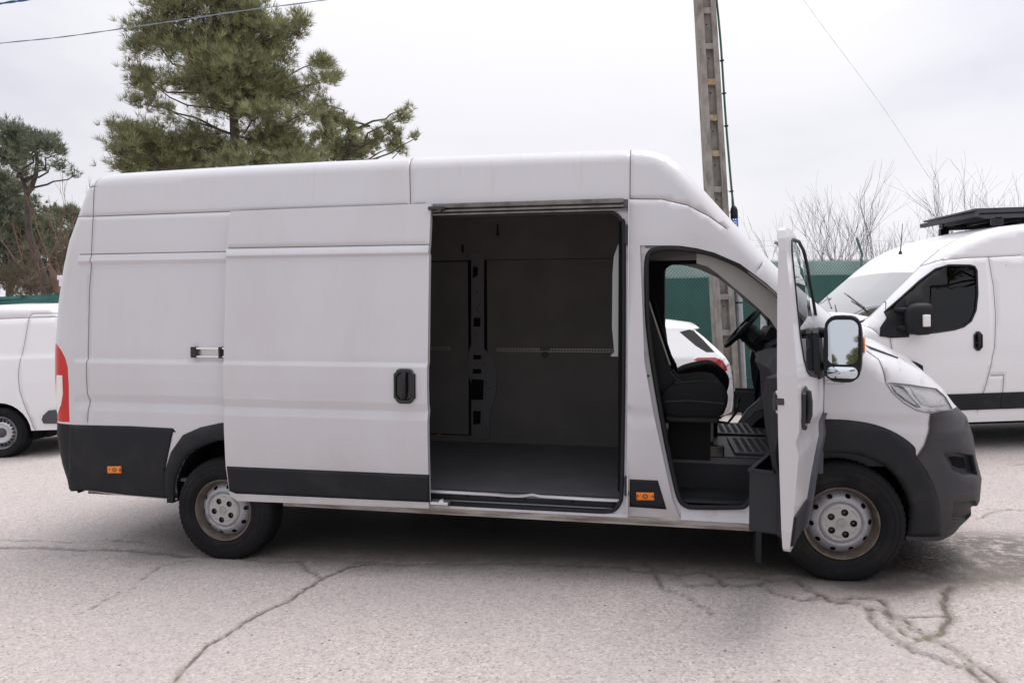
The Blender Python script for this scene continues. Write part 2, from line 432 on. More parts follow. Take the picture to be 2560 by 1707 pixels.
# ------------------------------------------------------------------ the big van: its own frame has x forward from the rear axle, z up
YAW, RAKE = .1984, .0323
VX, VY = -1.8557, 6.1095
VR = (Matrix.Rotation(-YAW, 3, 'Z') @ Matrix.Rotation(RAKE, 3, 'Y'))
VRn = np.array(VR)
CB = VRn.T @ (CAMP - np.array([VX, VY, 0]))
def bp(u, v, y):
    d = VRn.T @ ray(u, v); q = CB + d*((y-CB[1])/d[1]); return (float(q[0]), float(q[2]))
WZ = [(.3, .925), (.40, .945), (.5, .957), (.7, .985), (.9, 1.005), (1.05, 1.015), (1.25, 1.022), (1.45, 1.015), (1.8, .985), (2.2, .945), (2.45, .912), (2.8, .855)]
O_LOW = [(-1.33, .36, .12, .12), (-1.355, .45, .12, .12), (-1.385, .60, .12, .12), (-1.40, .83, .12, .12), (-1.385, .935, .12, .12), (-1.38, 1.0, .12, .12), (-1.378, 1.5, .12, .12)]
O_BIG = O_LOW + [(-1.365, 1.80, .12, .12), (-1.34, 2.03, .12, .12), (-1.30, 2.25, .12, .12), (-1.24, 2.43, .12, .12), (-1.195, 2.58, .12, .13),
    (-1.16, 2.665, .12, .13), (-1.11, 2.71, .11, .13), (-1.03, 2.735, .10, .13), (-.9, 2.745, .10, .13), (-.5, 2.752, .10, .13), (.15, 2.762, .10, .13), (.7, 2.765, .10, .13),
    (1.37, 2.766, .10, .13), (2.07, 2.762, .10, .13), (2.77, 2.755, .10, .13), (2.87, 2.75, .10, .13), (2.95, 2.735, .11, .13), (3.02, 2.70, .12, .13), (3.09, 2.64, .12, .13), (3.17, 2.55, .12, .13),
    (3.27, 2.43, .12, .13), (3.39, 2.29, .12, .13), (3.56, 2.10, .12, .14), (3.70, 1.95, .12, .14), (3.87, 1.79, .12, .14)]
O_NOSE = [(4.00, 1.67, .12, .14), (4.12, 1.555, .13, .16), (4.20, 1.505, .16, .22), (4.36, 1.455, .20, .26), (4.50, 1.375, .22, .28), (4.62, 1.27, .24, .30), (4.70, 1.165, .26, .32),
    (4.775, 1.10, .30, .36), (4.82, .98, .32, .38), (4.845, .85, .34, .38), (4.885, .72, .36, .38), (4.885, .58, .36, .38), (4.84, .47, .36, .38), (4.78, .40, .36, .38), (4.74, .33, .36, .38)]
def fold_profile(x, z):
    """pressings along the side: upper swage, recess, belt ridge and lower V groove"""
    zs = [.3, 1.02, 1.082, 1.14, 1.362, 1.392, 2.068, 2.084, 2.134, 2.137, 3]
    vs = [.000, .004, -.013, .005, .009, -.009, -.008, .012, .000, 0, 0]
    lo = np.interp(x, [-1.16, -1.135], [0, 1])
    return np.interp(z, zs, vs)*lo
def feat_big(x, z):
    r = fold_profile(x, z)
    m = np.interp(x, [-.2, 0, 2.60, 2.72, 2.8, 2.93], [1, 1, 1, .35, .35, .0])
    g = np.interp(z, [.9, 1.02, 1.082, 1.14, 1.3], [0, .003, -.011, .003, 0])
    return np.where(x < 2.78, r*np.where(z < 1.2, 1, m), g)
shS = Shell(O_BIG+O_NOSE, WZ)      # smooth, for measuring
def on(pts, off=0., sh=None):
    """photo points -> (x,z) where their sight lines meet the side of the big van"""
    sh = sh or shS; o = []
    for u, v in pts:
        y = -1.0
        for _ in range(14):
            x, z = bp(u, v, y); y = .4*y+.6*(-(float(sh.w(x, z)[0])+off))
        o.append(bp(u, v, y))
    return o
big = empty('cargo_van', (VX, VY, 0), 'large white high-roof cargo van with its side door slid back and its cab door open', 'van')
big.rotation_euler = VR.to_euler()

# traced on the photograph, expressed on the body side
RB_SEAM = on([(161, 1126), (159, 1080), (160, 975)])                    # rear bumper / side cladding
CLAD_TOP = on([(160, 972), (300, 978), (398, 983), (405, 992)])
BUMP_SEAM = on([(2136, 949), (2134, 985), (2122, 1022), (2105, 1048)])
ARCH_F_OUT = [(3.64, 1.02), (3.75, 1.075)] + on([(1890, 963), (1950, 965), (2010, 975), (2060, 995), (2100, 1025), (2105, 1048), (2128, 1080), (2148, 1125), (2160, 1180), (2162, 1230)])
ARCH_F_OUT = [tuple(q) for q in interp_poly(ARCH_F_OUT, 3)]
ARCH_F_IN = on([(2082, 1230), (2090, 1170), (2075, 1120), (2050, 1085), (2010, 1058), (1960, 1043), (1900, 1040)]) + [(3.80, .87), (3.71, .80), (3.63, .70), (3.59, .58), (3.585, .42)]
ARCH_F_IN = [tuple(q) for q in interp_poly(ARCH_F_IN, 3)]
ARCH_R_IN = [(-.405, .40), (-.40, .50), (-.36, .60), (-.27, .725), (-.13, .80), (.03, .84), (.18, .80), (.32, .71), (.40, .58), (.42, .42)]
ARCH_R_IN = [tuple(q) for q in interp_poly(ARCH_R_IN, 3)]
ARCH_R_OUT = [(-.50, .40), (-.478, .58), (-.405, .74), (-.30, .865), (-.157, .925), (.0, .96), (.1, .965), (.3, .92), (.45, .80), (.52, .62), (.53, .42)]
SL_OPEN = [(1.44, 2.418), (2.773, 2.418), (2.773, .425), (1.44, .425)]
CAB_OPEN = on([(1470, 563.5), (1560, 564), (1600, 570), (1640, 580), (1700, 606), (1760, 650), (1790, 678)]) + [(3.80, 1.69), (3.885, 1.59), (3.885, 1.06), (3.80, .97), (3.70, .88), (3.62, .76), (3.575, .60), (3.57, .44)] \
    + on([(1735, 1201), (1580, 1197), (1560, 1186), (1545, 1150), (1500, 945), (1480, 830)])
HEAD_L = on([(2035, 880), (2050, 879), (2090, 883), (2150, 892), (2172, 912), (2187, 938)]) + on([(2187, 941), (2160, 943), (2136, 949), (2105, 942), (2075, 925), (2050, 902)])
HOOD_SEAM = on([(2034, 878), (2028, 850), (2017, 824), (1990, 806)])
SEAMS = [
    [(-1.235, 2.416), (-1.05, 2.411), (.0, 2.417), (1.44, 2.424)],
    on([(236, 402), (214, 497), (210.4, 585), (204, 661), (201.5, 760), (201, 827), (202, 900), (205, 925), (202, 969)]),
    on([(952, 362), (943, 468)]),
    on([(1449, 345), (1447, 457)]),
    on([(1447, 457), (1520, 458), (1580, 472), (1630, 498), (1668, 525)]),
    [(-1.14, 2.137), (1.44, 2.139)],
    HOOD_SEAM, BUMP_SEAM,
    on([(1750, 606), (1742, 618)]),
    [(-1.21, 2.625), (-1.06, 2.63)],
]
DENTS = [(on([(2166, 1040), (2200, 1038), (2236, 1044), (2246, 1092), (2215, 1094), (2188, 1082)]), .075, .016),
         (on([(2190, 1150), (2240, 1148), (2250, 1170), (2220, 1198), (2184, 1196)]), .055, .018)]
shB = Shell(O_BIG+O_NOSE, WZ, feat_big, DENTS, SEAMS)
shBn = Shell(O_BIG+O_NOSE, WZ, feat_big, DENTS)
def body_outline(sh, bottom):
    return [tuple(p) for p in sh.O] + bottom
BOT = [(4.60, .365), (4.45, .38)] + [(4.36, .385)] + [(3.57, .385), (.43, .385), (-.42, .385), (-.9, .40), (-1.2, .425), (-1.32, .44)]
OUTL = [tuple(p) for p in shB.O[1:-1]] + BOT
def shr(poly, f):
    P = np.array(poly); c = P.mean(0); P = c+(P-c)*f; return [tuple(q) for q in P]+[tuple(P[0])]
def build_side(sh, parent, side, holes, regions, grooves, zlines, outl=OUTL, grid=.035, defname='body_side', defmat='paint', xf=None):
    offs = [list(offset_line(resample(sh.O, .04), -d)) for d in (.005, .018, .042, .078)]
    polys = [r[1] for r in regions]
    lines = groove_lines(grooves) + offs + [list(p)+[p[0]] for p in polys] + zlines + [q for p, _, _ in sh.dents for f_ in (1, .93, .86, .75, .55) for q in [shr(p, f_)]]
    P, T = cdt(outl, holes, lines, grid=grid, step=.03)
    c = P[T].mean(1); left = np.ones(len(T), bool)
    for nm, poly, m in regions:
        k = inpoly(c[:, 0], c[:, 1], poly) & left
        if k.any(): side_mesh(sh, nm, P, T[k], m, parent, side, xf=xf)
        left &= ~k
    side_mesh(sh, defname, P, T[left], defmat, parent, side, xf=xf)
ZL = [[(-1.3, z), (2.77, z)] for z in (2.146, 2.137, 2.130, 2.092, 2.084, 2.068, 2.060, 1.400, 1.392, 1.384, 1.370, 1.362, 1.354, 1.148, 1.14, 1.132, 1.090, 1.082, 1.074, 1.028, 1.02, 1.012)] + [[(2.78, z), (2.95, z)] for z in (1.14, 1.082, 1.02)] + [[(-1.16, 1), (-1.16, 2.2)], [(-1.135, 1), (-1.135, 2.2)]]
TAIL = [(-1.6, 1.50)] + on([(131, 790), (140, 803), (150, 822), (156, 845), (158, 880), (160, 969)]) + [(-1.6, .93)]
ROOFREG = [(-1.6, 3), (5, 3), (5, 2.0), (3.9, 1.0), on([(1668, 525)])[0]] + on([(1630, 498), (1580, 472), (1520, 458), (1447, 457)]) + [(2.773, 2.418), (1.44, 2.4235), (0, 2.417), (-1.05, 2.411), (-1.6, 2.42)]
HOODREG = [(3.9, 1.9)] + HOOD_SEAM[::-1] + on([(2034, 879), (2090, 883), (2150, 892), (2176, 915)]) + [(5.2, 1.2), (5.2, 1.9)]
BUMPREG = HEAD_L[5:9][::1] + BUMP_SEAM[1:] + [BUMP_SEAM[-1]] + [(4.39, .80), (4.30, .2), (5.2, .2), (5.2, 1.14)]
REARBREG = [(-1.6, .935)] + [(x+.035, z) for x, z in RB_SEAM[::-1]] + [(-1.10, .2), (-1.6, .2)]
FENDREG = [(3.885, 1.8), (3.885, .2), (5.2, .2), (5.2, 2.4), (4.3, 2.4)]
build_side(shB, big, -1, [SL_OPEN, CAB_OPEN, [p for p in ARCH_F_IN] + [(3.585, .30), (4.38, .30)], [(-.405, .30)] + ARCH_R_IN + [(.42, .30)]],
    [('headlight_lens', HEAD_L, 'lens_clear'), ('tail_light', TAIL, 'red_lens'), ('rear_bumper_corner', REARBREG, 'plastic'), ('front_bumper_side', BUMPREG, 'bumper_plastic'), ('hood_side', HOODREG, 'paint'), ('sill_panel', [(.40, .30), (3.60, .30), (3.60, .4275), (.40, .4275)], 'sill_dirty'),
     ('roof_side', ROOFREG, 'paint'), ('front_fender', FENDREG, 'paint')], SEAMS, ZL)
# far side (left): closed cargo wall, driver's door opening
CAB_OPEN_L = [(3.0, 2.07), (3.03, 2.12)] + [p for p in CAB_OPEN[1:-5]] + [(3.25, .45), (3.17, .55), (3.12, .9), (3.06, 1.17), (3.0, 1.6)]
build_side(shBn, big, 1, [CAB_OPEN_L, [p for p in ARCH_F_IN] + [(3.585, .30), (4.38, .30)], [(-.405, .30)] + ARCH_R_IN + [(.42, .30)]],
    [('headlight_lens', HEAD_L, 'lens_clear'), ('tail_light', TAIL, 'red_lens'), ('rear_bumper_corner', REARBREG, 'plastic'), ('front_bumper_side', BUMPREG, 'plastic'), ('roof_side', ROOFREG, 'paint')], [], [], grid=.07)

def cap(sh, parent, pieces, crown, tag_=None):
    """the band across the vehicle between the two outlines, cut into named pieces at outline indices"""
    O = sh.O; ey = sh.edge_y(); t = np.gradient(O, axis=0); t /= np.hypot(t[:, 0], t[:, 1])[:, None]; nn = np.stack([-t[:, 1], t[:, 0]], 1)
    # refine
    for nm, a, b, m, inset in pieces:
        idx = np.linspace(a, b, (b-a)*3+1); k = np.arange(len(O))
        ox = np.interp(idx, k, O[:, 0]); oz = np.interp(idx, k, O[:, 1]); oy = np.interp(idx, k, ey)
        nx = np.interp(idx, k, nn[:, 0]); nz = np.interp(idx, k, nn[:, 1]); cc = np.interp(idx, k, crown)
        q = np.linspace(-1, 1, 25); V = []; F = []
        for i in range(len(idx)):
            for s in q:
                c_ = cc[i]*(1-s*s) - inset
                V.append((ox[i]+nx[i]*c_, oy[i]*s*(1-.0), oz[i]+nz[i]*c_))
        nq = len(q)
        for i in range(len(idx)-1):
            for j in range(nq-1): F.append(((i+1)*nq+j, (i+1)*nq+j+1, i*nq+j+1, i*nq+j))
        o = mk(nm, V, F, m, parent, smooth=True)
crB = np.interp(np.arange(len(shB.O)), [0, 9, 12, 24, 26, 34, 40, 46], [.02, .02, .02, .03, .05, .08, .08, .06])
# indices: nose starts at len(O_BIG)
nb = len(O_BIG)
cap(shBn, big, [('rear_door', 4, 12, 'paint_plain', 0), ('rear_bumper', 0, 4, 'plastic', 0), ('roof', 12, 29, 'paint', 0), ('windscreen', 29, nb+1, 'windscreen', .0), ('hood', nb+1, nb+7, 'paint', 0), ('front_bumper', nb+7, nb+14, 'bumper_plastic', 0)], crB)
# ------------------------------------------------------------------ ground: one sheet, fine near the camera, with cracks pressed into it
def ground_poly(pts): return [tuple(gp(u, v)[:2]) for u, v in pts]
rng = np.random.default_rng(5)
def rough_line(pts, amp=.02, step=.05, seed=0):
    r = np.random.default_rng(seed); P = np.array(resample(pts, step)); n = len(P)
    a = np.convolve(r.normal(0, 1, n+6), np.ones(3)/3, 'same')[3:n+3]; b = r.normal(0, .35, n)
    k = np.minimum(np.arange(n), np.arange(n)[::-1]); f = np.clip(k/2, 0, 1)
    q = offset_line(P, 1.0)-P
    return P + q*((a+b)*amp*f)[:, None]
# (points in the 2352 px photograph, half width m, soft stain half width m)
CR = [
 ([(400, 1568), (425, 1535), (437, 1515), (470, 1480), (530, 1445), (600, 1408), (655, 1382), (700, 1350), (745, 1326), (800, 1302), (860, 1293)], .013, .03),
 ([(690, 1288), (705, 1310), (740, 1326)], .010, .03),
 ([(800, 1300), (830, 1288), (900, 1296), (1000, 1293), (1080, 1296), (1180, 1290), (1260, 1297), (1350, 1300), (1430, 1300)], .008, .02),
 ([(180, 1410), (230, 1382), (300, 1350), (340, 1318), (380, 1296), (440, 1286)], .005, .015),
 ([(-20, 1256), (100, 1258), (200, 1262), (300, 1262), (380, 1272), (440, 1278)], .012, .05),
 ([(0, 1239), (150, 1243), (250, 1240), (340, 1244)], .005, .02),
 ([(0, 1104), (130, 1106), (260, 1110)], .007, .02), ([(0, 1075), (90, 1070), (200, 1078)], .006, .02),
 ([(1430, 1300), (1480, 1315), (1500, 1310), (1560, 1320), (1610, 1312), (1650, 1326), (1700, 1322), (1750, 1328), (1790, 1330)], .010, .03),
 ([(1500, 1315), (1520, 1345), (1560, 1362), (1600, 1385), (1635, 1408)], .008, .025),
 ([(1480, 1290), (1500, 1312)], .010, .03), ([(1560, 1318), (1570, 1340), (1610, 1345), (1650, 1338), (1700, 1345), (1735, 1340)], .009, .02),
 ([(1650, 1326), (1660, 1345)], .012, .03), ([(1735, 1338), (1760, 1355), (1800, 1366), (1850, 1378), (1900, 1377), (1960, 1385), (2010, 1400), (2035, 1420), (2080, 1455), (2125, 1470)], .011, .03),
 ([(1735, 1340), (1780, 1332), (1820, 1328), (1850, 1350), (1880, 1366), (1850, 1378)], .010, .02),
 ([(1820, 1328), (1860, 1355), (1910, 1378), (1960, 1372), (2020, 1378), (2060, 1410), (2090, 1440), (2125, 1455), (2180, 1480), (2240, 1525), (2310, 1575)], .014, .04),
 ([(1990, 1395), (2000, 1420), (2040, 1450), (2075, 1485), (2100, 1490)], .016, .035),
 ([(2075, 1485), (2110, 1462), (2160, 1462)], .010, .02),
 ([(2060, 1425), (2110, 1415), (2170, 1413)], .008, .02),
 ([(2185, 1345), (2165, 1380), (2178, 1420), (2165, 1450), (2125, 1462)], .022, .05),
 ([(2100, 1495), (2150, 1505), (2210, 1528), (2260, 1560), (2290, 1600)], .016, .045),
 ([(2230, 1060), (2352, 1068)], .010, .02), ([(2100, 1285), (2200, 1250), (2352, 1240)], .0, .0),
 ([(2240, 1190), (2300, 1170), (2352, 1172)], .006, .02), ([(560, 1283), (640, 1290), (700, 1288)], .009, .02),
 ([(1900, 1333), (1960, 1345), (2020, 1352), (2100, 1345), (2200, 1330), (2352, 1322)], .0, .10),
]
CR = [(p, hw*(.62 if i >= 8 else .85), st) for i, (p, hw, st) in enumerate(CR)]
CRK = []
for i, (p, hw, st) in enumerate(CR):
    q = ground_poly(p); CRK.append((rough_line(q, .016 if hw else 0, .05, i), hw, st))
def seglen(a): return a
def axis_pts(lo, hi, near, far, d0, g):
    o = [near[0]]
    x = near[0]
    while x < near[1]: x += d0; o.append(x)
    d = d0
    while x < hi: d *= g; x += d; o.append(x)
    x = near[0]; d = d0; l = []
    while x > lo: d *= g; x -= d; l.append(x)
    return np.array(l[::-1]+o)
gx = axis_pts(-400, 400, (-4.2, 4.4), None, .03, 1.22); gy = axis_pts(-300, 700, (1.9, 7.2), None, .03, 1.2)
GX, GY = np.meshgrid(gx, gy); px, py = GX.ravel(), GY.ravel()
cd = np.full(len(px), .5); sd = np.full(len(px), 1.0)
nearm = (px > -7) & (px < 9) & (py > 1.5) & (py < 13); nx_, ny_ = px[nearm], py[nearm]
c1 = np.full(len(nx_), .5); s1 = np.full(len(nx_), 1.0)
for L_, hw, st in CRK:
    d = dpoly(nx_, ny_, L_)
    if hw: c1 = np.minimum(c1, d-hw)
    if st: s1 = np.minimum(s1, d/st)
cd[nearm] = c1; sd[nearm] = s1
z = -.012*np.clip(1-(cd+.004)/.015, 0, 1)
z += np.where((px > -30) & (px < 30) & (py > -5) & (py < 60), .004*np.sin(px*1.3+.4)*np.sin(py*1.1), 0)*np.clip((py-8)/4, 0, 1)
# damp gritty patch in front of the front wheel, oil film, brownish dirt fringe, painted shade under the van
def blob(poly, s):
    i = inpoly(px, py, poly); d = dpoly(px, py, poly, True); return np.clip(np.where(i, .5+d/s, .5-d/s), 0, 1)
wet = blob(ground_poly([(2000, 1255), (2090, 1215), (2150, 1228), (2352, 1238), (2500, 1240), (2500, 1310), (2300, 1305), (2190, 1330), (2060, 1322), (1990, 1330), (1930, 1290)]), .5)
oil = blob(ground_poly([(2060, 1240), (2110, 1238), (2180, 1262), (2200, 1290), (2120, 1310), (2040, 1300)]), .25)
brown = blob(ground_poly([(560, 1262), (1300, 1275), (1500, 1265), (2000, 1290), (2352, 1290), (2500, 1290), (2500, 1345), (2180, 1350), (2050, 1365), (1800, 1345), (1450, 1318), (1000, 1303), (600, 1290)]), .35)
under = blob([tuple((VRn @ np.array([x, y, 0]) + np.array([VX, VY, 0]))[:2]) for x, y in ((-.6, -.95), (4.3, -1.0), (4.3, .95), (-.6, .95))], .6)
nxg, nyg = len(gx), len(gy)
F = []
ii = np.arange(nyg-1)[:, None]*nxg + np.arange(nxg-1)[None, :]; ii = ii.ravel()
F = np.stack([ii, ii+1, ii+nxg+1, ii+nxg], 1)
me = bpy.data.meshes.new('asphalt_ground'); me.from_pydata(np.stack([px, py, z], 1).tolist(), [], F.tolist())
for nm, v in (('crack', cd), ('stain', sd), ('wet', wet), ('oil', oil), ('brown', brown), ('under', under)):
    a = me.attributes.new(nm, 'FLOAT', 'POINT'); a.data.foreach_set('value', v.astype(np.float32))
me.polygons.foreach_set('use_smooth', [True]*len(me.polygons))
ground = bpy.data.objects.new('ground', me); COL.objects.link(ground)
tag(ground, 'pale worn asphalt car park with branching cracks and a damp oily patch', kind='structure')
m = bpy.data.materials.new('asphalt'); m.use_nodes = True; t = m.node_tree; me.materials.append(m)
B = t.nodes['Principled BSDF']; lk = t.links.new
def nd(k, **kw):
    n = t.nodes.new(k)
    for a, b in kw.items(): setattr(n, a, b)
    return n
def att(nm): n = nd('ShaderNodeAttribute'); n.attribute_name = nm; return n.outputs['Fac']
def noise(s, d=4, r=.55, vec=None):
    n = nd('ShaderNodeTexNoise'); n.inputs['Scale'].default_value = s; n.inputs['Detail'].default_value = d; n.inputs['Roughness'].default_value = r
    lk(vec or tcg.outputs['Object'], n.inputs['Vector']); return n.outputs['Fac']
def mth(op, a, b=None, c=None, clamp=False):
    n = nd('ShaderNodeMath', operation=op, use_clamp=clamp)
    for i, q in enumerate((a, b, c)):
        if q is None: continue
        if isinstance(q, (int, float)): n.inputs[i].default_value = q
        else: lk(q, n.inputs[i])
    return n.outputs[0]
def mix(f, a, b):
    n = nd('ShaderNodeMix', data_type='RGBA')
    if isinstance(f, (int, float)): n.inputs[0].default_value = f
    else: lk(f, n.inputs[0])
    for i, q in ((6, a), (7, b)):
        if isinstance(q, tuple): n.inputs[i].default_value = (*q, 1)
        else: lk(q, n.inputs[i])
    return n.outputs[2]
def rmp(v, lo, hi, a=0., b=1.):
    n = nd('ShaderNodeMapRange'); lk(v, n.inputs[0]); n.inputs[1].default_value = lo; n.inputs[2].default_value = hi; n.inputs[3].default_value = a; n.inputs[4].default_value = b; return n.outputs[0]
tcg = nd('ShaderNodeTexCoord')
vo = nd('ShaderNodeTexVoronoi'); vo.inputs['Scale'].default_value = 85; lk(tcg.outputs['Object'], vo.inputs['Vector'])
vo2 = nd('ShaderNodeTexVoronoi'); vo2.inputs['Scale'].default_value = 38; lk(tcg.outputs['Object'], vo2.inputs['Vector'])
sp = nd('ShaderNodeSeparateColor'); lk(vo.outputs['Color'], sp.inputs[0])
crg = nd('ShaderNodeValToRGB'); e = crg.color_ramp.elements; e[0].position = 0; e[0].color = (.25, .215, .203, 1); e[1].position = 1; e[1].color = (.62, .56, .54, 1)
for p_, c_ in ((.14, (.375, .33, .315)), (.5, (.455, .405, .388)), (.86, (.51, .457, .437))): q = e.new(p_); q.color = (*c_, 1)
lk(sp.outputs[0], crg.inputs['Fac'])
big_n = noise(.9, 5); mid_n = noise(7, 6, .6); fine = noise(140, 3, .6)
col = mix(rmp(fine, .42, .85), crg.outputs[0], (.44, .39, .375))
col = mix(rmp(big_n, .42, .62, 0, .30), col, (.38, .355, .355))
col = mix(rmp(mid_n, .52, .78, 0, .40), col, (.34, .30, .29))
sp2 = nd('ShaderNodeSeparateColor'); lk(vo2.outputs['Color'], sp2.inputs[0])
vo3 = nd('ShaderNodeTexVoronoi'); vo3.inputs['Scale'].default_value = 30; lk(tcg.outputs['Object'], vo3.inputs['Vector'])
sp3 = nd('ShaderNodeSeparateColor'); lk(vo3.outputs['Color'], sp3.inputs[0])
col = mix(mth('MULTIPLY', rmp(sp3.outputs[1], .985, .987), rmp(vo3.outputs['Distance'], .20, .26, 1, 0)), col, (.13, .115, .105))       # odd dark chippings
br = mth('MULTIPLY', att('brown'), rmp(noise(5, 8, .7), .30, .55)); col = mix(mth('MULTIPLY', br, .80), col, (.165, .138, .115))
st = mth('MULTIPLY', rmp(mth('ADD', att('stain'), mth('MULTIPLY', noise(16, 5, .7), 1.1)), .55, 1.45, 1, 0), .80); col = mix(st, col, (.165, .14, .12))
wetf = mth('MULTIPLY', mth('MULTIPLY', att('wet'), 1.7, clamp=True), rmp(noise(11, 8, .8), .38, .52)); col = mix(mth('MULTIPLY', wetf, .88), col, (.10, .088, .080))
oilf = mth('MULTIPLY', mth('MULTIPLY', att('oil'), 1.9, clamp=True), rmp(noise(34, 6, .85), .38, .50)); col = mix(mth('MULTIPLY', oilf, .92), col, (.030, .026, .024))
shade_fac = mth('MULTIPLY', att('under'), .9); col = mix(shade_fac, col, (.075, .066, .060))  # shade beneath the van, put into the ground colour
ck = rmp(mth('ADD', att('crack'), mth('MULTIPLY', mth('SUBTRACT', noise(55, 4, .7), .5), .022)), -.004, .004, 1, 0)
col = mix(mth('MULTIPLY', ck, .72), col, mix(rmp(noise(2.1), .5, .66), (.105, .088, .075), (.15, .15, .07)))
lk(col, B.inputs['Base Color']); lk(rmp(wetf, 0, 1, .88, .45), B.inputs['Roughness']); B.inputs['Specular IOR Level'].default_value = .3
bmp = nd('ShaderNodeBump'); bmp.inputs['Distance'].default_value = .0035; bmp.inputs['Strength'].default_value = .8
lk(mth('ADD', mth('MULTIPLY', vo.outputs['Distance'], -.8), mth('MULTIPLY', fine, .6)), bmp.inputs['Height']); lk(bmp.outputs[0], B.inputs['Normal'])

# ------------------------------------------------------------------ wheels
def tyre_mesh(R0, flat, wd=.215, rb=.214, seg=120):
    prof = [(rb, .004), (rb+.012, -.012), (rb+.045, -.024), (rb+.085, -.024), (R0-.030, -.013), (R0-.012, .004), (R0-.003, .022), (R0, .05), (R0, wd-.07), (R0-.004, wd-.045), (R0-.03, wd-.03), (rb+.06, wd-.01), (rb, wd-.03)]
    V = []; F = []; p = len(prof)
    for k in range(seg):
        a = 2*pi*k/seg
        for i, (r, h) in enumerate(prof):
            rr = r
            if 4 <= i <= 8 and k % 2: rr = r-.006
            x, zz = rr*cos(a), rr*sin(a)
            if zz < -flat: h = h + (-.012 if i < 5 else 0); zz = -flat+(zz+flat)*.02
            V.append((x, h, zz))
    for k in range(seg):
        k2 = (k+1) % seg
        for i in range(p-1): F.append((k*p+i, k2*p+i, k2*p+i+1, k*p+i+1))
    # groove rings on the sidewall
    return V, F
def polar_disc(r0, r1, hr, holes, hfun, grid=.008):
    """flat annulus with holes, given relief h(r); returns V,F in the x,z plane with y=h"""
    cir = lambda r, n=64: [(r*cos(2*pi*k/n), r*sin(2*pi*k/n)) for k in range(n)]
    hs = holes + ([cir(r0)] if r0 > 0 else [])
    P, T = cdt(cir(r1), hs, [], grid=grid, step=.012 if r1 > .1 else .006, keepgrid=.5)
    r = np.hypot(P[:, 0], P[:, 1]); h = np.array([hfun(q) for q in r])
    return np.stack([P[:, 0], h, P[:, 1]], 1), T
def ell(cx, cz, a, b, rot, n=14):
    return [(cx+a*cos(2*pi*k/n)*cos(rot)-b*sin(2*pi*k/n)*sin(rot), cz+a*cos(2*pi*k/n)*sin(rot)+b*sin(2*pi*k/n)*cos(rot)) for k in range(n)]
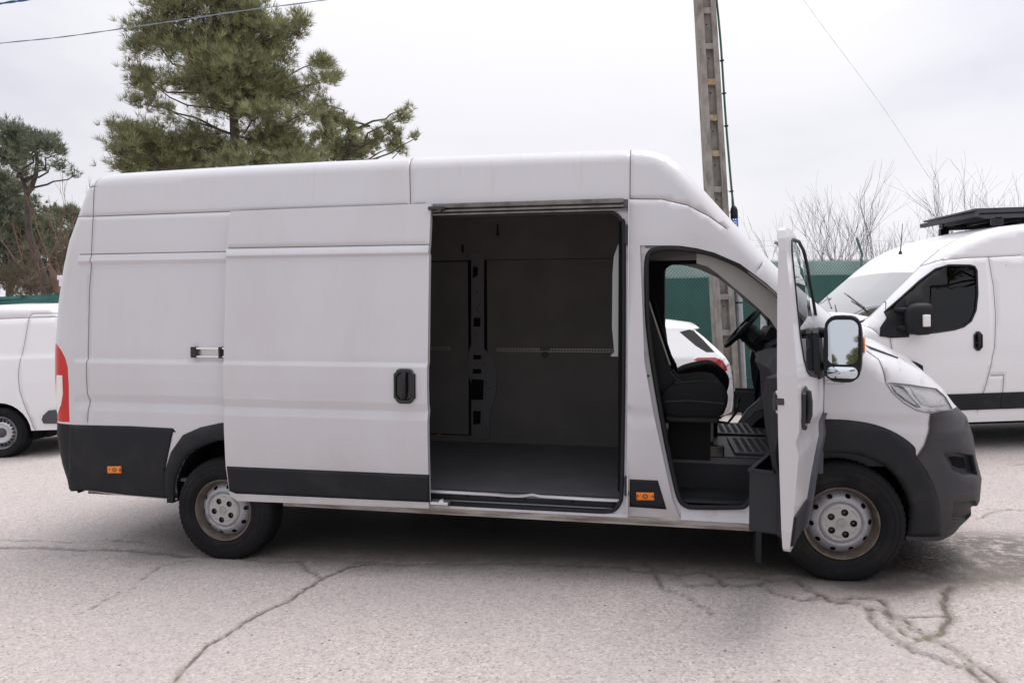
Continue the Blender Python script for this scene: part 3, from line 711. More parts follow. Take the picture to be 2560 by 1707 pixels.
def add_wheel(parent, loc, side=-1, R0=.366, flat=.3446, lug0=3, vent0=4, full=True, rimsc=1.0, rim='steel_grey', lip='rim_rust', cap_='hubcap'):
    """a wheel whose rim lip lies at loc (body frame); built facing -y, mirrored for the far side"""
    def xf(v):
        v = np.array(v, float)*[1, 1, 1]
        if side > 0: v = v*[1, -1, 1]
        return v + np.array(loc)
    def M(nm, V, F, m, par, sm=True, autos=40):
        V = [tuple(q) for q in V]
        o = mk(nm, V, F, m, par, sm, xf=xf)
        bm = bmesh.new(); bm.from_mesh(o.data); bmesh.ops.recalc_face_normals(bm, faces=bm.faces); bm.to_mesh(o.data); bm.free()
        o.data.set_sharp_from_angle(angle=radians(autos)); return o
    s = rimsc
    w = M('wheel', *tyre_mesh(R0, flat, rb=.2155*s), 'tyre', parent)
    if full:
        b = MB()
        for rr_, h_ in ((.245, -.0245), (.292, -.0252), (.322, -.0185)): b.tube([(rr_*cos(2*pi*k/72), h_, rr_*sin(2*pi*k/72)) for k in range(72)], .0016, 4, closed=True)
        for a0 in (35, 215):      # raised block of sidewall ribs
            for k in range(16):
                a = radians(a0+k*3.2); b.box((.272*cos(a), -.0255, .272*sin(a)), (.016 if k % 3 else .022, .002, .0045), Matrix.Rotation(-a, 3, 'Y'))
        o = M('sidewall_ribs', b.v, b.f, 'tyre', w); o['kind'] = 'stuff'
    b = MB(); b.lathe([(.2165*s, .006), (.2165*s, -.004), (.213*s, -.009), (.207*s, -.007), (.203*s, .006), (.200*s, .012), (.197*s, .030), (.1935*s, .040), (.1895*s, .044), (.186*s, .066), (.182*s, .12), (.182*s, .17)], 64)
    M('rim', b.v, b.f, lip, w)
    if full:
        hf = lambda r: float(np.interp(r, [.10, .118, .123, .130, .142, .155, .168, .180, .189], [.016, .014, .004, -.001, .003, .012, .024, .040, .056]))
        vents = [ell(.1625*cos(radians(vent0+36*k)), .1625*sin(radians(vent0+36*k)), .0125, .0165, radians(vent0+36*k)) for k in range(10)]
        V, F = polar_disc(.10, .188, None, vents, hf); M('wheel_disc', V, F, rim, w, autos=60)
        lugs = [ell(.068*cos(radians(lug0+72*k)), .068*sin(radians(lug0+72*k)), .0205, .0205, 0, 18) for k in range(5)]
        def hc(r): return float(np.interp(r, [0, .030, .034, .038, .05, .085, .092, .100, .106, .1135, .119], [-.006, -.006, -.010, -.006, -.0065, -.006, -.006, -.006, -.004, .002, .014]))
        # arc-shaped pressings between the nut holes
        V, F = polar_disc(0, .119, None, lugs, hc, grid=.006)
        for i in range(len(V)):
            r = math.hypot(V[i][0], V[i][2]); a = math.degrees(math.atan2(V[i][2], V[i][0]))
            k = ((a-lug0) % 72)
            if .084 < r < .097 and 20 < k < 52: V[i][1] += .004
        M('hub_cap', V, F, cap_, w, autos=50)
        b = MB()
        for k in range(5):
            a = radians(lug0+72*k); c = (.068*cos(a), 0, .068*sin(a))
            b.lathe([(.0205, -.004), (.0195, .018)], 14, cen=c); b.lathe([(.0001, .004), (.0095, .004), (.0115, .007), (.0115, .02)], 6, cen=c)
        b.lathe([(.0001, .019), (.035, .019), (.112, .03), (.19, .09)], 24)
        M('wheel_nuts', b.v, b.f, 'bolt', w)
        b = MB(); b.tube([(.022*cos(2*pi*k/24), -.0105, .022*sin(2*pi*k/24)) for k in range(24)], .0018, 5, closed=True)
        b.tube([(-.018, -.009, .009), (.001, -.0105, .001), (-.003, -.0105, -.004), (.018, -.009, -.011)], .002, 5); M('hub_emblem', b.v, b.f, cap_, w)
    else:
        b = MB(); b.lathe([(.0001, -.004), (.03, -.004), (.055, 0), (.06, .012), (.10, .014), (.125, .004), (.14, .012), (.17, .05), (.182, .09)], 40); M('wheel_disc', b.v, b.f, rim, w)
    return w
add_wheel(big, (-.011, -.985, .3444), lug0=-28, vent0=7)
add_wheel(big, (4.020, -.99, .4746), lug0=3, vent0=4)
add_wheel(big, (-.011, .985, .3444), side=1, full=False)
add_wheel(big, (4.020, .99, .4746), side=1, full=False)

# ------------------------------------------------------------------ outer fittings of the big van
def panel(nm, poly, m, parent=big, off=.008, fl=.02, grid=.03, sh=shBn, lines=(), holes=(), side=-1, **kw):
    P, T = cdt(poly, list(holes), list(lines), grid=grid, step=.025)
    return side_mesh(sh, nm, P, T, m, parent, side, off=off, fl=fl, dark=False, skip_outline=False, **kw)
def bulge_panel(nm, poly, m, off, rise, slope, parent=big, sh=shBn, fl=.03, grid=.02, holes=(), **kw):
    """a moulding whose edge rises from off to off+rise over slope metres"""
    class S2:
        O = sh.O; grooves = []
        def w(s_, x, z):
            x = np.atleast_1d(x); z = np.atleast_1d(z); d = dpoly(x, z, poly, True)*np.where(inpoly(x, z, poly), 1, 0)
            t_ = np.clip(d/slope, 0, 1); return sh.w(x, z)+rise*np.sqrt(np.clip(1-(1-t_)**2, 0, 1))
        def normal(s_, x, z, e=.0015):
            wx = (s_.w(x+e, z)-s_.w(x-e, z))/(2*e); wz = (s_.w(x, z+e)-s_.w(x, z-e))/(2*e)
            n = np.stack([-wx, -np.ones_like(wx), -wz], 1); return n/np.linalg.norm(n, axis=1)[:, None]
    P, T = cdt(poly, list(holes), [], grid=grid, step=.02)
    return side_mesh(S2(), nm, P, T, m, parent, -1, off=off, fl=fl, dark=False, skip_outline=False, **kw)
# rear quarter cladding and arch mouldings
rear_clad = [tuple(p) for p in RB_SEAM[::-1]][:1] + [tuple(p) for p in CLAD_TOP[1:]] + [(-.375, .885), (-.47, .60), (-.485, .395), (-.8, .405), (-1.155, .425)] + [tuple(RB_SEAM[0]), tuple(RB_SEAM[1])]
bulge_panel('rear_side_cladding', rear_clad, 'plastic', .004, .008, .02)
bulge_panel('rear_arch_moulding', ARCH_R_OUT+ARCH_R_IN[::-1], 'plastic', .004, .022, .06)
bulge_panel('front_arch_moulding', ARCH_F_OUT+ARCH_F_IN, 'plastic', .004, .022, .05, grid=.025)
FC = on([(1446, 1100), (1511, 1103), (1531, 1169), (1446, 1163)])
bulge_panel('front_side_cladding', FC, 'plastic', .004, .010, .012)
for pts in ([(247, 1070), (279, 1070), (279, 1087), (248, 1087)], [(1461, 1130), (1502, 1131), (1503, 1149), (1462, 1149)]):
    bulge_panel('side_marker', on(pts, .015), 'orange', .014, .014, .008, grid=.01)
    (x0, z0), (x1, z1) = on([pts[0], pts[2]], .03); b = MB()
    for xx in (x0+.012, x1-.012): b.lathe([(.0001, -.0), (.005, 0), (.005, .006)], 10, cen=(xx, -float(shB.w(xx, (z0+z1)/2)[0])-.030, (z0+z1)/2))
    b.lathe([(.010, 0), (.0125, -.001), (.015, 0)], 16, cen=((x0+x1)/2, -float(shB.w(x0, z0)[0])-.029, (z0+z1)/2)); b.mk_each('marker_screw', 'bolt', big, True)
# outer rail of the sliding door on the rear quarter
(xa, za), (xb, zb) = on([(443, 797), (512, 821)])
yq = -float(shB.w(0, 1.44)[0])
b = MB(); b.box(((xa+xb)/2+.2, yq+.004, (za+zb)/2), (xb-xa+.35, .012, za-zb-.012)); b.mk('rail_channel', 'alu', big)
b = MB(); b.box(((xa+xb)/2+.2, yq-.012, za-.007), (xb-xa+.35, .03, .014), bev=.003); b.box(((xa+xb)/2+.2, yq-.012, zb+.006), (xb-xa+.35, .03, .011), bev=.003); b.mk_each('rail_lip', 'chrome', big)
b = MB(); b.box((xa+.018, yq-.014, (za+zb)/2), (.042, .036, za-zb+.006), bev=.004); b.box((xb-.008, yq-.018, (za+zb)/2), (.018, .044, za-zb+.008), bev=.004); b.mk_each('rail_end_cap', 'gloss_black', big)
# sills, rear underplate, underbody, wheel wells
b = MB()
for x0, x1 in ((.44, 1.44), (1.44, 2.775), (2.778, 3.50)):
    b.ext([(-.948, .448), (-.955, .430), (-.950, .405), (-.930, .385), (-.88, .38), (-.88, .448)], 0, x0, x1)
b.mk('sill', 'sill_dirty', big)
b = MB(); b.ext([(-.93, .425), (-.935, .395), (-.90, .385), (-.86, .40)], 0, -1.14, -.42); b.mk('rear_floor_flange', 'inner_metal', big)
b = MB(); b.ext([(-.925, .432), (-.935, .395), (-.90, .385), (-.86, .40)], 0, 3.49, 3.60); b.mk('step_end', 'plastic_soft', big)
b = MB()
b.box((1.6, 0, .47), (5.6, 1.70, .07)); b.box((1.9, -.45, .36), (3.2, .12, .16)); b.box((1.9, .45, .36), (3.2, .12, .16))
b.box((1.4, .55, .30), (1.1, .5, .22), bev=.03); b.box((2.6, -.1, .31), (.9, .45, .16), bev=.03); b.box((4.1, 0, .38), (.9, 1.2, .22), bev=.04)
b.tube([(-1.2, .5, .36), (.2, .5, .30), (1.2, .1, .30), (3.6, .1, .32)], .035, 8); b.tube([(-.01, -.85, .34), (-.01, .85, .34)], .045, 8); b.tube([(4.02, -.85, .44), (4.02, .85, .40)], .04, 8)
b.mk('underbody', 'under', big)
def well(parent, arch, y0, y1, cx, m='liner'):
    A = resample(arch, .06); b = MB(); V = []; F = []
    for y in (y0, y1):
        for p in A: V.append((p[0], y, p[1]))
    n = len(A)
    for i in range(n-1): F.append((i, i+1, n+i+1, n+i))
    b.add(V, F); b.add([(p[0], y1, p[1]) for p in A], [tuple(range(n))])
    b.mk('wheel_arch_liner', m, parent)
AFI = [(p[0], p[1]) for p in ARCH_F_IN]
for s in (-1, 1):
    well(big, [(x, zz+.012) for x, zz in AFI], s*.955, s*.60, 4.0); well(big, [(x, zz+.012) for x, zz in ARCH_R_IN], s*.955, s*.62, 0)
# mud flap and front lower bracket seen below the open door
b = MB(); b.box((3.56, -.90, .335), (.035, .14, .28), bev=.006); b.mk('mud_flap', 'rubber', big)
b = MB(); b.box((-.44, -.86, .43), (.05, .22, .12)); b.tube([(-.46, -.9, .66), (-.42, -.9, .42)], .012, 6); b.mk('arch_bracket', 'under', big)

# ------------------------------------------------------------------ sliding door, pushed back along the side
SDO = .072
def feat_sd(x, z):
    zs = [.3, 1.025, 1.082, 1.137, 1.368, 1.396, 2.086, 2.100, 2.151, 2.155, 3]
    vs = [.000, .005, -.013, .004, .008, -.008, -.007, .012, .001, -.002, -.001]
    return np.interp(z, zs, vs)
SG = [[(.085, 2.154), (1.509, 2.152)]]
shD = Shell(O_BIG+O_NOSE, WZ, feat_sd, (), SG)
SDP = on([(529, 485), (760, 476), (990, 467.5), (985, 575), (982, 800), (982, 945), (984, 1090), (985, 1167), (760, 1158), (545, 1150), (528, 1138), (519, 1072), (514, 900), (518, 600)], SDO)
side_z = [[(.05, q+dq), (1.55, q+dq)] for q in (2.100, 2.086, 1.396, 1.368, 1.137, 1.082, 1.025) for dq in (-.006, 0, .006)]
P_, T_ = cdt(SDP, [], groove_lines(SG)+side_z, grid=.035, step=.03)
sd = side_mesh(shD, 'sliding_door', P_, T_, 'paint', big, -1, off=SDO, inner=lambda x, z: shD.w(x, z)+SDO-.045, back=True, skip_outline=False)
STR = on([(519, 1071), (984, 1090.5), (985, 1154), (540, 1134), (525, 1128)], SDO+.012)
bulge_panel('door_cladding', STR, 'plastic', SDO+.002, .011, .012, parent=sd, fl=.012)
def rr(cx, cz, a, b, r, n=5):
    o = []
    for qx, qz, a0 in ((1, 1, 0), (-1, 1, 90), (-1, -1, 180), (1, -1, 270)):
        for k in range(n+1):
            t = radians(a0+90*k/n); o.append((cx+qx*(a-r)+r*cos(t), cz+qz*(b-r)+r*sin(t)))
    return o
(hx0, hz0), (hx1, hz1) = on([(905, 846), (955, 927)], SDO+.01)
hc = ((hx0+hx1)/2, (hz0+hz1)/2); ha, hb = (hx1-hx0)/2, (hz0-hz1)/2
def door_handle(cx, cz, ha, hb, yy, parent, side=-1, xf=None, vert=True):
    O = [(x+(.012 if abs(z-cz) > hb*.7 else 0)*(-1 if x > cx else 1), z) for x, z in rr(cx, cz, ha, hb, .035, 6)]
    n = len(O); R = []
    for k, (sc, h) in enumerate(((1.0, 0), (1.0, -.010), (.94, -.016), (.80, -.014), (.68, .012), (.3, .018))):
        R.append([(cx+(x-cx)*sc, yy+h*(-side)*1.0, cz+(z-cz)*sc) for x, z in O])
    b = MB(); b.loft(R); o = b.mk('door_handle', 'gloss_black', parent, True, xf=xf, autos=35)
    b = MB(); pts = [(cx, yy+side*.002, cz+hb*.80), (cx, yy+side*.020, cz+hb*.72), (cx, yy+side*.026, cz+hb*.3), (cx, yy+side*.026, cz-hb*.3), (cx, yy+side*.018, cz-hb*.6), (cx, yy-side*.004, cz-hb*.66)]
    b.tube(pts, [.014, .016, .016, .016, .014, .012], 8); b.mk('handle_grip', 'plastic_soft', parent, True, xf=xf)
door_handle(hc[0], hc[1], ha, hb, -float(shD.w(*hc)[0])-SDO-.001, sd)
# upper and lower carriers that hold the door
b = MB(); b.box((1.55, -.985, 2.385), (.10, .07, .022), bev=.005); b.lathe([(.0001, -.02), (.014, -.02), (.014, .01)], 12, cen=(1.575, -1.0, 2.37)); b.mk('upper_carrier', 'bolt', sd, False)
b = MB(); b.box((1.56, -.98, .475), (.12, .07, .02), bev=.004); b.lathe([(.0001, -.02), (.016, -.02), (.016, .01)], 12, cen=(1.575, -.99, .485)); b.mk('lower_carrier', 'belt_metal', sd, False)

# ------------------------------------------------------------------ door aperture: jamb, seal, rails, step
JY = -.93
SE = [bp(u, v, JY) for u, v in ((1400, 489), (1417, 495), (1428, 510), (1433, 535), (1433, 800), (1431, 1000), (1428, 1130), (1424, 1152), (1413, 1167), (1392, 1173), (1340, 1171))]
SEAL = [(1.42, 2.32)] + SE + [(1.42, SE[-1][1]-.002)]
SEAL[0] = (1.42, SE[0][1]+.004)
SEAL = [tuple(q) for q in interp_poly(SEAL[1:-1], 4)]; SEAL = [(1.42, SE[0][1]+.002)] + SEAL + [(1.42, SE[-1][1])]
def plate(nm, poly, holes, y, th, m, parent=big, xf=None, grid=.08, side=1):
    """flat plate in the x,z plane at y, thickness th away from the camera side, with holes"""
    P, T = cdt(poly, holes, [], grid=grid, step=.04)
    V = [(x, y, z) for x, z in P] + [(x, y+th, z) for x, z in P]; n = len(P)
    F = [tuple(t) for t in T] + [(n+t[2], n+t[1], n+t[0]) for t in T]
    E = {(int(p), int(q)) for a, b_, c in T for p, q in ((a, b_), (b_, c), (c, a))}
    F += [(p, p+n, q+n, q) for p, q in E if (q, p) not in E]
    return mk(nm, V, F, m, parent, xf=xf)
plate('door_jamb', [(1.40, 2.345), (2.770, 2.345), (2.770, .452), (1.40, .440)], [SEAL], JY-.015, .02, 'jamb_paint')
b = MB(); b.tube([(x, JY-.02, z) for x, z in SEAL], .0125, 8); b.mk('door_seal', 'rubber', big, True)
b = MB(); b.box((2.105, -.90, 2.385), (1.36, .02, .08)); b.box((2.105, -.945, 2.349), (1.33, .05, .010)); b.mk('upper_rail_box', 'rail_metal', big)
b = MB(); b.box((2.08, -.925, 2.408), (1.32, .05, .030), bev=.006); b.box((2.08, -.945, 2.372), (1.32, .045, .012), bev=.003); b.mk('upper_rail', 'rail_metal', big)
b = MB(); b.box((2.773, -.965, 1.43), (.006, .07, 1.97)); b.box((1.44, -.95, 1.43), (.006, .05, 1.97)); b.mk_each('jamb_return', 'jamb_paint', big)
b = MB(); b.ext([(-.958, .432), (-.952, .452), (-.93, .462), (-.90, .462), (-.90, .432)], 0, 1.44, 2.77); b.mk('entry_sill', 'jamb_paint', big)
b = MB(); b.box((2.08, -.885, .500), (1.40, .012, .075)); b.box((2.08, -.905, .466), (1.40, .05, .012)); b.mk('step_riser', 'plastic_soft', big)
b = MB(); b.box((2.08, -.912, .4745), (1.36, .02, .006)); b.mk('lower_rail', 'alu', big)
b = MB()
for x in (1.72, 1.93, 2.11, 2.42, 2.68): b.lathe([(.0001, -.006), (.009, -.006), (.009, .004)], 10, cen=(x, -.893, .505))
b.mk_each('step_bolt', 'liner', big)
# worn bright edge of the load floor, bent up in the middle
xs = np.linspace(1.42, 2.74, 60); b = MB(); R = []
for x in xs:
    dz = .010*math.exp(-((x-2.16)/.035)**2) - .006*math.exp(-((x-2.02)/.08)**2) + .0015*sin(x*9)
    R.append([(x, -.925+.004*sin(x*7), .522+dz), (x, -.905, .522+dz), (x, -.900, .5365+dz*.6), (x, -.922, .5365+dz)])
mat('worn_edge', (.55, .54, .55), rough=.4, metal=.4)
b.loft(R); b.mk('floor_edge', 'worn_edge', big)
for v0 in (540, 1115):
    (x_, z_) = bp(1438, v0, -.95); b = MB(); b.box((x_+.005, -.955, z_), (.03, .04, .125), bev=.010); b.mk('door_buffer', 'gloss_black', big)

# ------------------------------------------------------------------ cargo space
FLZ = .535
b = MB(); b.box((.72, 0, FLZ-.012), (4.02, 1.815, .022)); b.mk('load_floor', 'load_floor', big)
FW = .905
b = MB()
def board(nm, x0, x1, z0, z1, m='panel_board'):
    b = MB(); y = lambda z: float(np.interp(z, [.5, 2.2, 2.66], [FW, FW-.015, FW-.075]))
    b.add([(x0, y(z0), z0), (x1, y(z0), z0), (x1, y(z1), z1), (x0, y(z1), z1), (x0, y(z0)+.008, z0), (x1, y(z0)+.008, z0), (x1, y(z1)+.008, z1), (x0, y(z1)+.008, z1)],
          [(0, 1, 2, 3), (7, 6, 5, 4), (0, 4, 5, 1), (2, 6, 7, 3), (1, 5, 6, 2), (0, 3, 7, 4)])
    return b.mk(nm, m, big)
SPL = 2.176
board('wall_panel', 1.44, 2.68, .590, SPL-.002); board('wall_panel', 1.262, 2.68, SPL+.003, 2.66)
board('wall_panel', .62, 1.262, .600, SPL-.01); board('wall_panel', -1.2, .615, .600, SPL-.01); board('wall_panel', -1.2, 1.26, SPL+.0, 2.66)
b = MB(); b.box((.72, FW+.012, 1.6), (3.95, .006, 2.2)); b.mk('inner_wall', 'liner', big)
b = MB(); b.box((.72, FW-.002, .562), (3.95, .012, .056)); b.mk('wall_skirt', 'panel_board', big)
PIL = [bp(u, v, FW-.012) for u, v in ((1083, 560), (1112, 560), (1112, 800), (1130, 822), (1140, 850), (1140, 905), (1126, 945), (1124, 1008), (1083, 1006), (1083, 880), (1076, 860), (1077, 810), (1083, 790))]
PH = [[bp(u, v, FW-.012) for u, v in q] for q in (((1080, 578), (1099, 578), (1099, 553), (1092, 548)), ((1086, 640), (1098, 632), (1098, 614), (1086, 612)), ((1088, 750), (1104, 750), (1104, 730), (1088, 730)),
    ((1087, 825), (1104, 825), (1107, 820), (1104, 815), (1087, 815)), ((1086, 858), (1104, 858), (1107, 853), (1104, 847), (1086, 847)), ((1083, 918), (1110, 918), (1112, 872), (1083, 870)), ((1087, 975), (1104, 973), (1105, 944), (1087, 943)))]
mat('pillar_metal', (.135, .135, .142), rough=.55)
plate('wall_pillar', PIL, PH, FW-.022, .018, 'pillar_metal')
b = MB()
for u, v in ((1101, 700), (1097, 712), (1094, 770), (1112, 838), (1094, 838), (1118, 880), (1124, 893), (1118, 985), (1108, 990), (1096, 672)):
    x, z = bp(u, v, FW-.022); b.lathe([(.0001, -.001), (.006, -.001), (.006, .004)], 8, cen=(x, FW-.023, z))
x, z = bp(1144, 528, FW-.05); b.box((x, FW-.06, z), (.008, .02, .09)); b.box((x, FW-.06, z-.04), (.02, .02, .02))
x, z = bp(1064, 572, FW-.05); b.box((x, FW-.06, z), (.01, .02, .07))
b.mk_each('fixing_hole', 'liner', big)
# lashing rails: perforated strips
mat('alu_dull', (.30, .29, .27), rough=.5, metal=.3)
def lash(x0, x1, z0):
    n = int((x1-x0)/.027); holes = [rr(x0+.014+.027*k+.006, z0, .0075, .008, .004, 2) for k in range(n)]
    o = plate('lashing_rail', [(x0, z0-.017), (x1, z0-.017), (x1, z0+.017), (x0, z0+.017)], holes, FW-.026, .006, 'alu_dull', grid=.5)
    return o
xa, za = bp(1142, 803, FW); xb, zb = bp(1412, 806, FW); lash(xa, 2.66, (za+zb)/2+.002)
xa, za = bp(980, 800, FW); xb, zb = bp(1036, 800, FW); lash(xa-.3, xb, (za+zb)/2)
b = MB(); xr, zr = bp(1253, 806, FW); b.box((xr, FW-.034, 1.386), (.09, .012, .026), bev=.003); b.tube([(xr+.022*cos(2*pi*k/16), FW-.044, zr-.03+.022*sin(2*pi*k/16)) for k in range(16)], .004, 6, closed=True); b.mk('lashing_ring', 'bolt', big)
b = MB(); xr, zr = bp(1009, 998, FW-.01); b.box((xr, FW-.015, zr), (.03, .006, .010)); b.mk('orange_wedge', 'orange', big)
b = MB()
for x in (-.9, -.3, .3, .9, 1.5, 2.1): b.box((x, 0, 2.69), (.06, 1.5, .04))
b.mk('roof_bow', 'inner_metal', big)
# bulkhead between cab and load space, its near flange catches the light
b = MB(); b.box((2.715, .02, 1.62), (.02, 1.74, 2.10)); b.mk('bulkhead', 'liner', big)
FLG = [(2.695, .82), (2.70, 2.1)]
b = MB(); zt = bp(1412, 570, -.86)[1]; zb_ = bp(1412, 820, -.86)[1]
b.ext([(2.700, zt+.03), (2.672, zt-.05), (2.664, zt-.16), (2.662, 1.62), (2.676, 1.47), (2.678, 1.46), (2.654, 1.44), (2.660, zb_), (2.705, zb_), (2.705, zt+.03)], 1, -.80, -.70); b.mk('bulkhead_flange', 'film', big)
# ------------------------------------------------------------------ cab of the big van
def r2b(u, v):
    """photo point on the near side of the right-hand van -> its own (x,z)"""
    q = wp(u, v, 7.93); return (8.0-float(q[0]), float(q[2])+.075)
WIN = [r2b(u, v) for u, v in ((2248.5, 622), (2244, 612), (2232, 609), (2185, 608.5), (2156, 617), (2118, 645), (2080, 678), (2036, 716), (2044, 766), (2121, 766), (2150, 763), (2190, 757), (2212, 750), (2229, 737), (2241, 713), (2247, 676))]
def shrink(poly, f=.994):
    P = np.array(poly); c = (P.max(0)+P.min(0))/2; return [tuple(c+(p-c)*f) for p in P]
DOORP = [(x, z+(.065 if z < .62 else 0)+(0 if z > .62 else 0)) for x, z in shrink(CAB_OPEN, .992)]
DOORP = [(2.850, 2.0), (2.856, 2.055), (2.880, 2.095), (2.930, 2.113)] + DOORP[1:]
HX, HY = 3.885, -.99
def door_xf(theta, side, lift=.06):
    c, s = cos(theta), sin(theta)
    def f(v):
        v = np.array(v, float).reshape(-1, 3).copy(); dx, dy, zz = v[:, 0]-HX, v[:, 1]-HY, v[:, 2]
        # (when v is a pure direction set the caller subtracts the image of zero)
        x2 = dx*c-dy*s; y2 = dx*s+dy*c
        cl, sl = cos(lift), sin(lift)
        y3 = y2*cl+(zz-1.2)*sl*1.0; z3 = 1.2+(zz-1.2)*cl-y2*sl
        r = np.stack([x2+HX, (y3+HY), z3], 1)
        if side > 0: r[:, 1] *= -1
        return r
    return f
def cab_door(parent, theta, side, sh, mirror=True, lift=.0, simple=False, mir=(3.666, .14), glassm='glass'):
    xf = door_xf(theta, side, lift) if theta else ((lambda v: np.array(v, float).reshape(-1, 3)*[1, -1, 1]) if side > 0 else None)
    flipm = side > 0
    def fix(o):
        if flipm:
            bm = bmesh.new(); bm.from_mesh(o.data); bmesh.ops.reverse_faces(bm, faces=bm.faces); bm.to_mesh(o.data); bm.free()
        return o
    def sm(nm, poly, m, par, off, holes=(), fl=.02, inner=None, back=False, lines=(), s=sh, grid=.04):
        P, T = cdt(poly, list(holes), list(lines), grid=grid, step=.03)
        x, z = P[:, 0], P[:, 1]
        o = side_mesh(s, nm, P, T, m, par, -1, off=off, fl=fl, inner=inner, back=back, dark=False, skip_outline=False, xf=xf)
        return fix(o) if False else o
    d = sm('cab_door', DOORP, 'paint', parent, -.002, [WIN], inner=lambda x, z: np.minimum(sh.w(x, z)-.035, np.interp(z, [.4, .6, 1.80, 2.0, 2.12], [.925, .925, .925, .93, .945])), back=True,
           lines=[[(2.9, 1.14), (3.88, 1.14)], [(2.9, 1.082), (3.88, 1.082)], [(2.9, 1.02), (3.88, 1.02)]])
    sm('window_glass', shrink(WIN, 1.01), glassm, d, -.022, fl=.004, grid=.2)
    b = MB(); W2 = resample(WIN, .04, True); b.tube([(x, -float(sh.w(x, z)[0])+.004, z) for x, z in W2], .009, 6, closed=True); b.mk('window_seal', 'rubber', d, True, xf=xf)
    hx, hz = 3.035, 1.245
    door_handle(hx, hz, .046, .108, -float(sh.w(hx, hz)[0])-.001, d, xf=xf)
    # sail panel at the mirror foot
    SAIL = [(3.60, 1.345), (3.885, 1.345), (3.875, 1.40), (3.80, 1.51), (3.68, 1.625), (3.64, 1.60)]
    sm('mirror_sail', SAIL, 'plastic', d, .010, fl=.03)
    if mirror:
        mx, ma = mir; cy = -1.0-ma; cz = 1.515; hw, hh = .098, .185
        # housing: rounded shell, mirror glass faces rearwards (-x)
        R = []
        for k, (dx, sc) in enumerate(((-.062, .90), (-.066, .97), (-.052, 1.0), (-.01, 1.0), (.035, .93), (.062, .74), (.075, .40), (.077, .05))):
            r = []
            for q in range(28):
                a = 2*pi*q/28; ca, sa = cos(a), sin(a); e_ = .55
                yy = hw*math.copysign(abs(ca)**e_, ca); zz = hh*math.copysign(abs(sa)**e_, sa)
                if zz < -.12: yy *= .93
                r.append((mx+dx, cy+yy*sc, cz+zz*sc))
            R.append(r)
        b = MB(); b.loft(R, caps=False); b.add(R[-1], [tuple(range(28))])
        mh = b.mk('mirror_housing', 'plastic', d, True, xf=xf, autos=40)
        b = MB(); b.box((3.895, -1.0, 1.06), (.03, .05, .58), bev=.006); b.mk('door_gap_strip', 'plastic_grey', parent) if side < 0 else None  # strip added to stand in for the dark gap between door and fender
        def pl(nm, z0, z1, y0, y1, m, r, bulge=0, x=-.064):
            P = rr((y0+y1)/2, (z0+z1)/2, abs(y1-y0)/2, (z1-z0)/2, r, 5)
            b = MB(); c = ((y0+y1)/2, (z0+z1)/2)
            rings = [[(mx+x+.0215*(c[1]+(p[1]-c[1])*s_-cz)-bulge*(1-s_*s_), c[0]+(p[0]-c[0])*s_, c[1]+(p[1]-c[1])*s_) for p in P] for s_ in (1, .8, .6, .4, .2, .02)]
            b.loft(rings, caps=False); b.add(rings[-1], [tuple(range(len(P)))]); return b.mk(nm, m, d, bulge > 0, xf=xf, autos=None if bulge == 0 else 50)
        b = MB(); P = rr(cy, cz, hw*.93, hh*.94, .05, 5); b.add([(mx-.060, *p) for p in P], [tuple(range(len(P)))]); b.mk('mirror_recess', 'rubber', d, xf=xf)
        pl('mirror_glass', cz-.085, cz+.158, cy-.078, cy+.076, 'mirror', .045, x=-.066)
        pl('mirror_glass', cz-.160, cz-.098, cy-.078, cy+.076, 'mirror', .028, .012, x=-.066)
        b = MB(); b.box((mx+.005, cy-.092, cz+.02), (.05, .028, .11), bev=.006); b.mk('mirror_indicator', 'white_lens', d, True, xf=xf)
        b = MB(); b.box((mx-.02, cy-.104, cz+.02), (.012, .010, .08)); b.mk('indicator_insert', 'orange', d, True, xf=xf)
        b = MB()
        for z0 in (cz+.085, cz-.10): b.tube([(mx+.10, -1.0, z0), (mx+.06, cy+.11, z0), (mx+.02, cy+.07, z0)], [.032, .028, .026], 8)
        b.tube([(mx+.09, -.98, cz+.10), (mx+.09, -1.0, cz-.12)], .035, 8); b.mk('mirror_arm', 'plastic', d, True, xf=xf, autos=50)
    if simple: return d
    CLD = [(3.055, .70), (3.47, .70), (3.455, .545), (3.10, .54)]
    P, T = cdt(CLD, [], [], grid=.04, step=.03); side_mesh(sh, 'door_cladding', P, T, 'plastic', d, -1, off=.012, fl=.02, dark=False, skip_outline=False, xf=xf)
    AM = [(3.876, 1.13), (3.84, 1.115), (3.75, 1.06), (3.64, .955), (3.55, .82), (3.505, .68), (3.49, .53)] + [(3.572, .53), (3.582, .60), (3.63, .76), (3.705, .88), (3.80, .965), (3.875, 1.05)]
    P, T = cdt(AM, [], [], grid=.03, step=.025); side_mesh(sh, 'door_arch_moulding', P, T, 'plastic_grey', d, -1, off=.022, fl=.05, dark=False, skip_outline=False, xf=xf)
    # inner trim and storage bin
    prof = [(-.932, 1.40), (-.84, 1.385), (-.825, 1.30), (-.84, 1.15), (-.865, 1.02), (-.872, .905), (-.872, .60), (-.932, .56)]
    b = MB(); R = []
    for x in (3.02, 3.05, 3.3, 3.6, 3.80):
        R.append([(x+(.06 if z < .95 else 0)*(1 if x < 3.3 else 0) - (.16 if (z < .95 and x > 3.5) else 0), y-(.03 if x in (3.02,) else 0), z) for y, z in prof])
    b.loft(R); b.mk('door_trim', 'plastic_soft', d, False, xf=xf)
    b = MB()
    B0 = [(3.10, .60), (3.08, .90), (3.60, .90), (3.60, .60)]
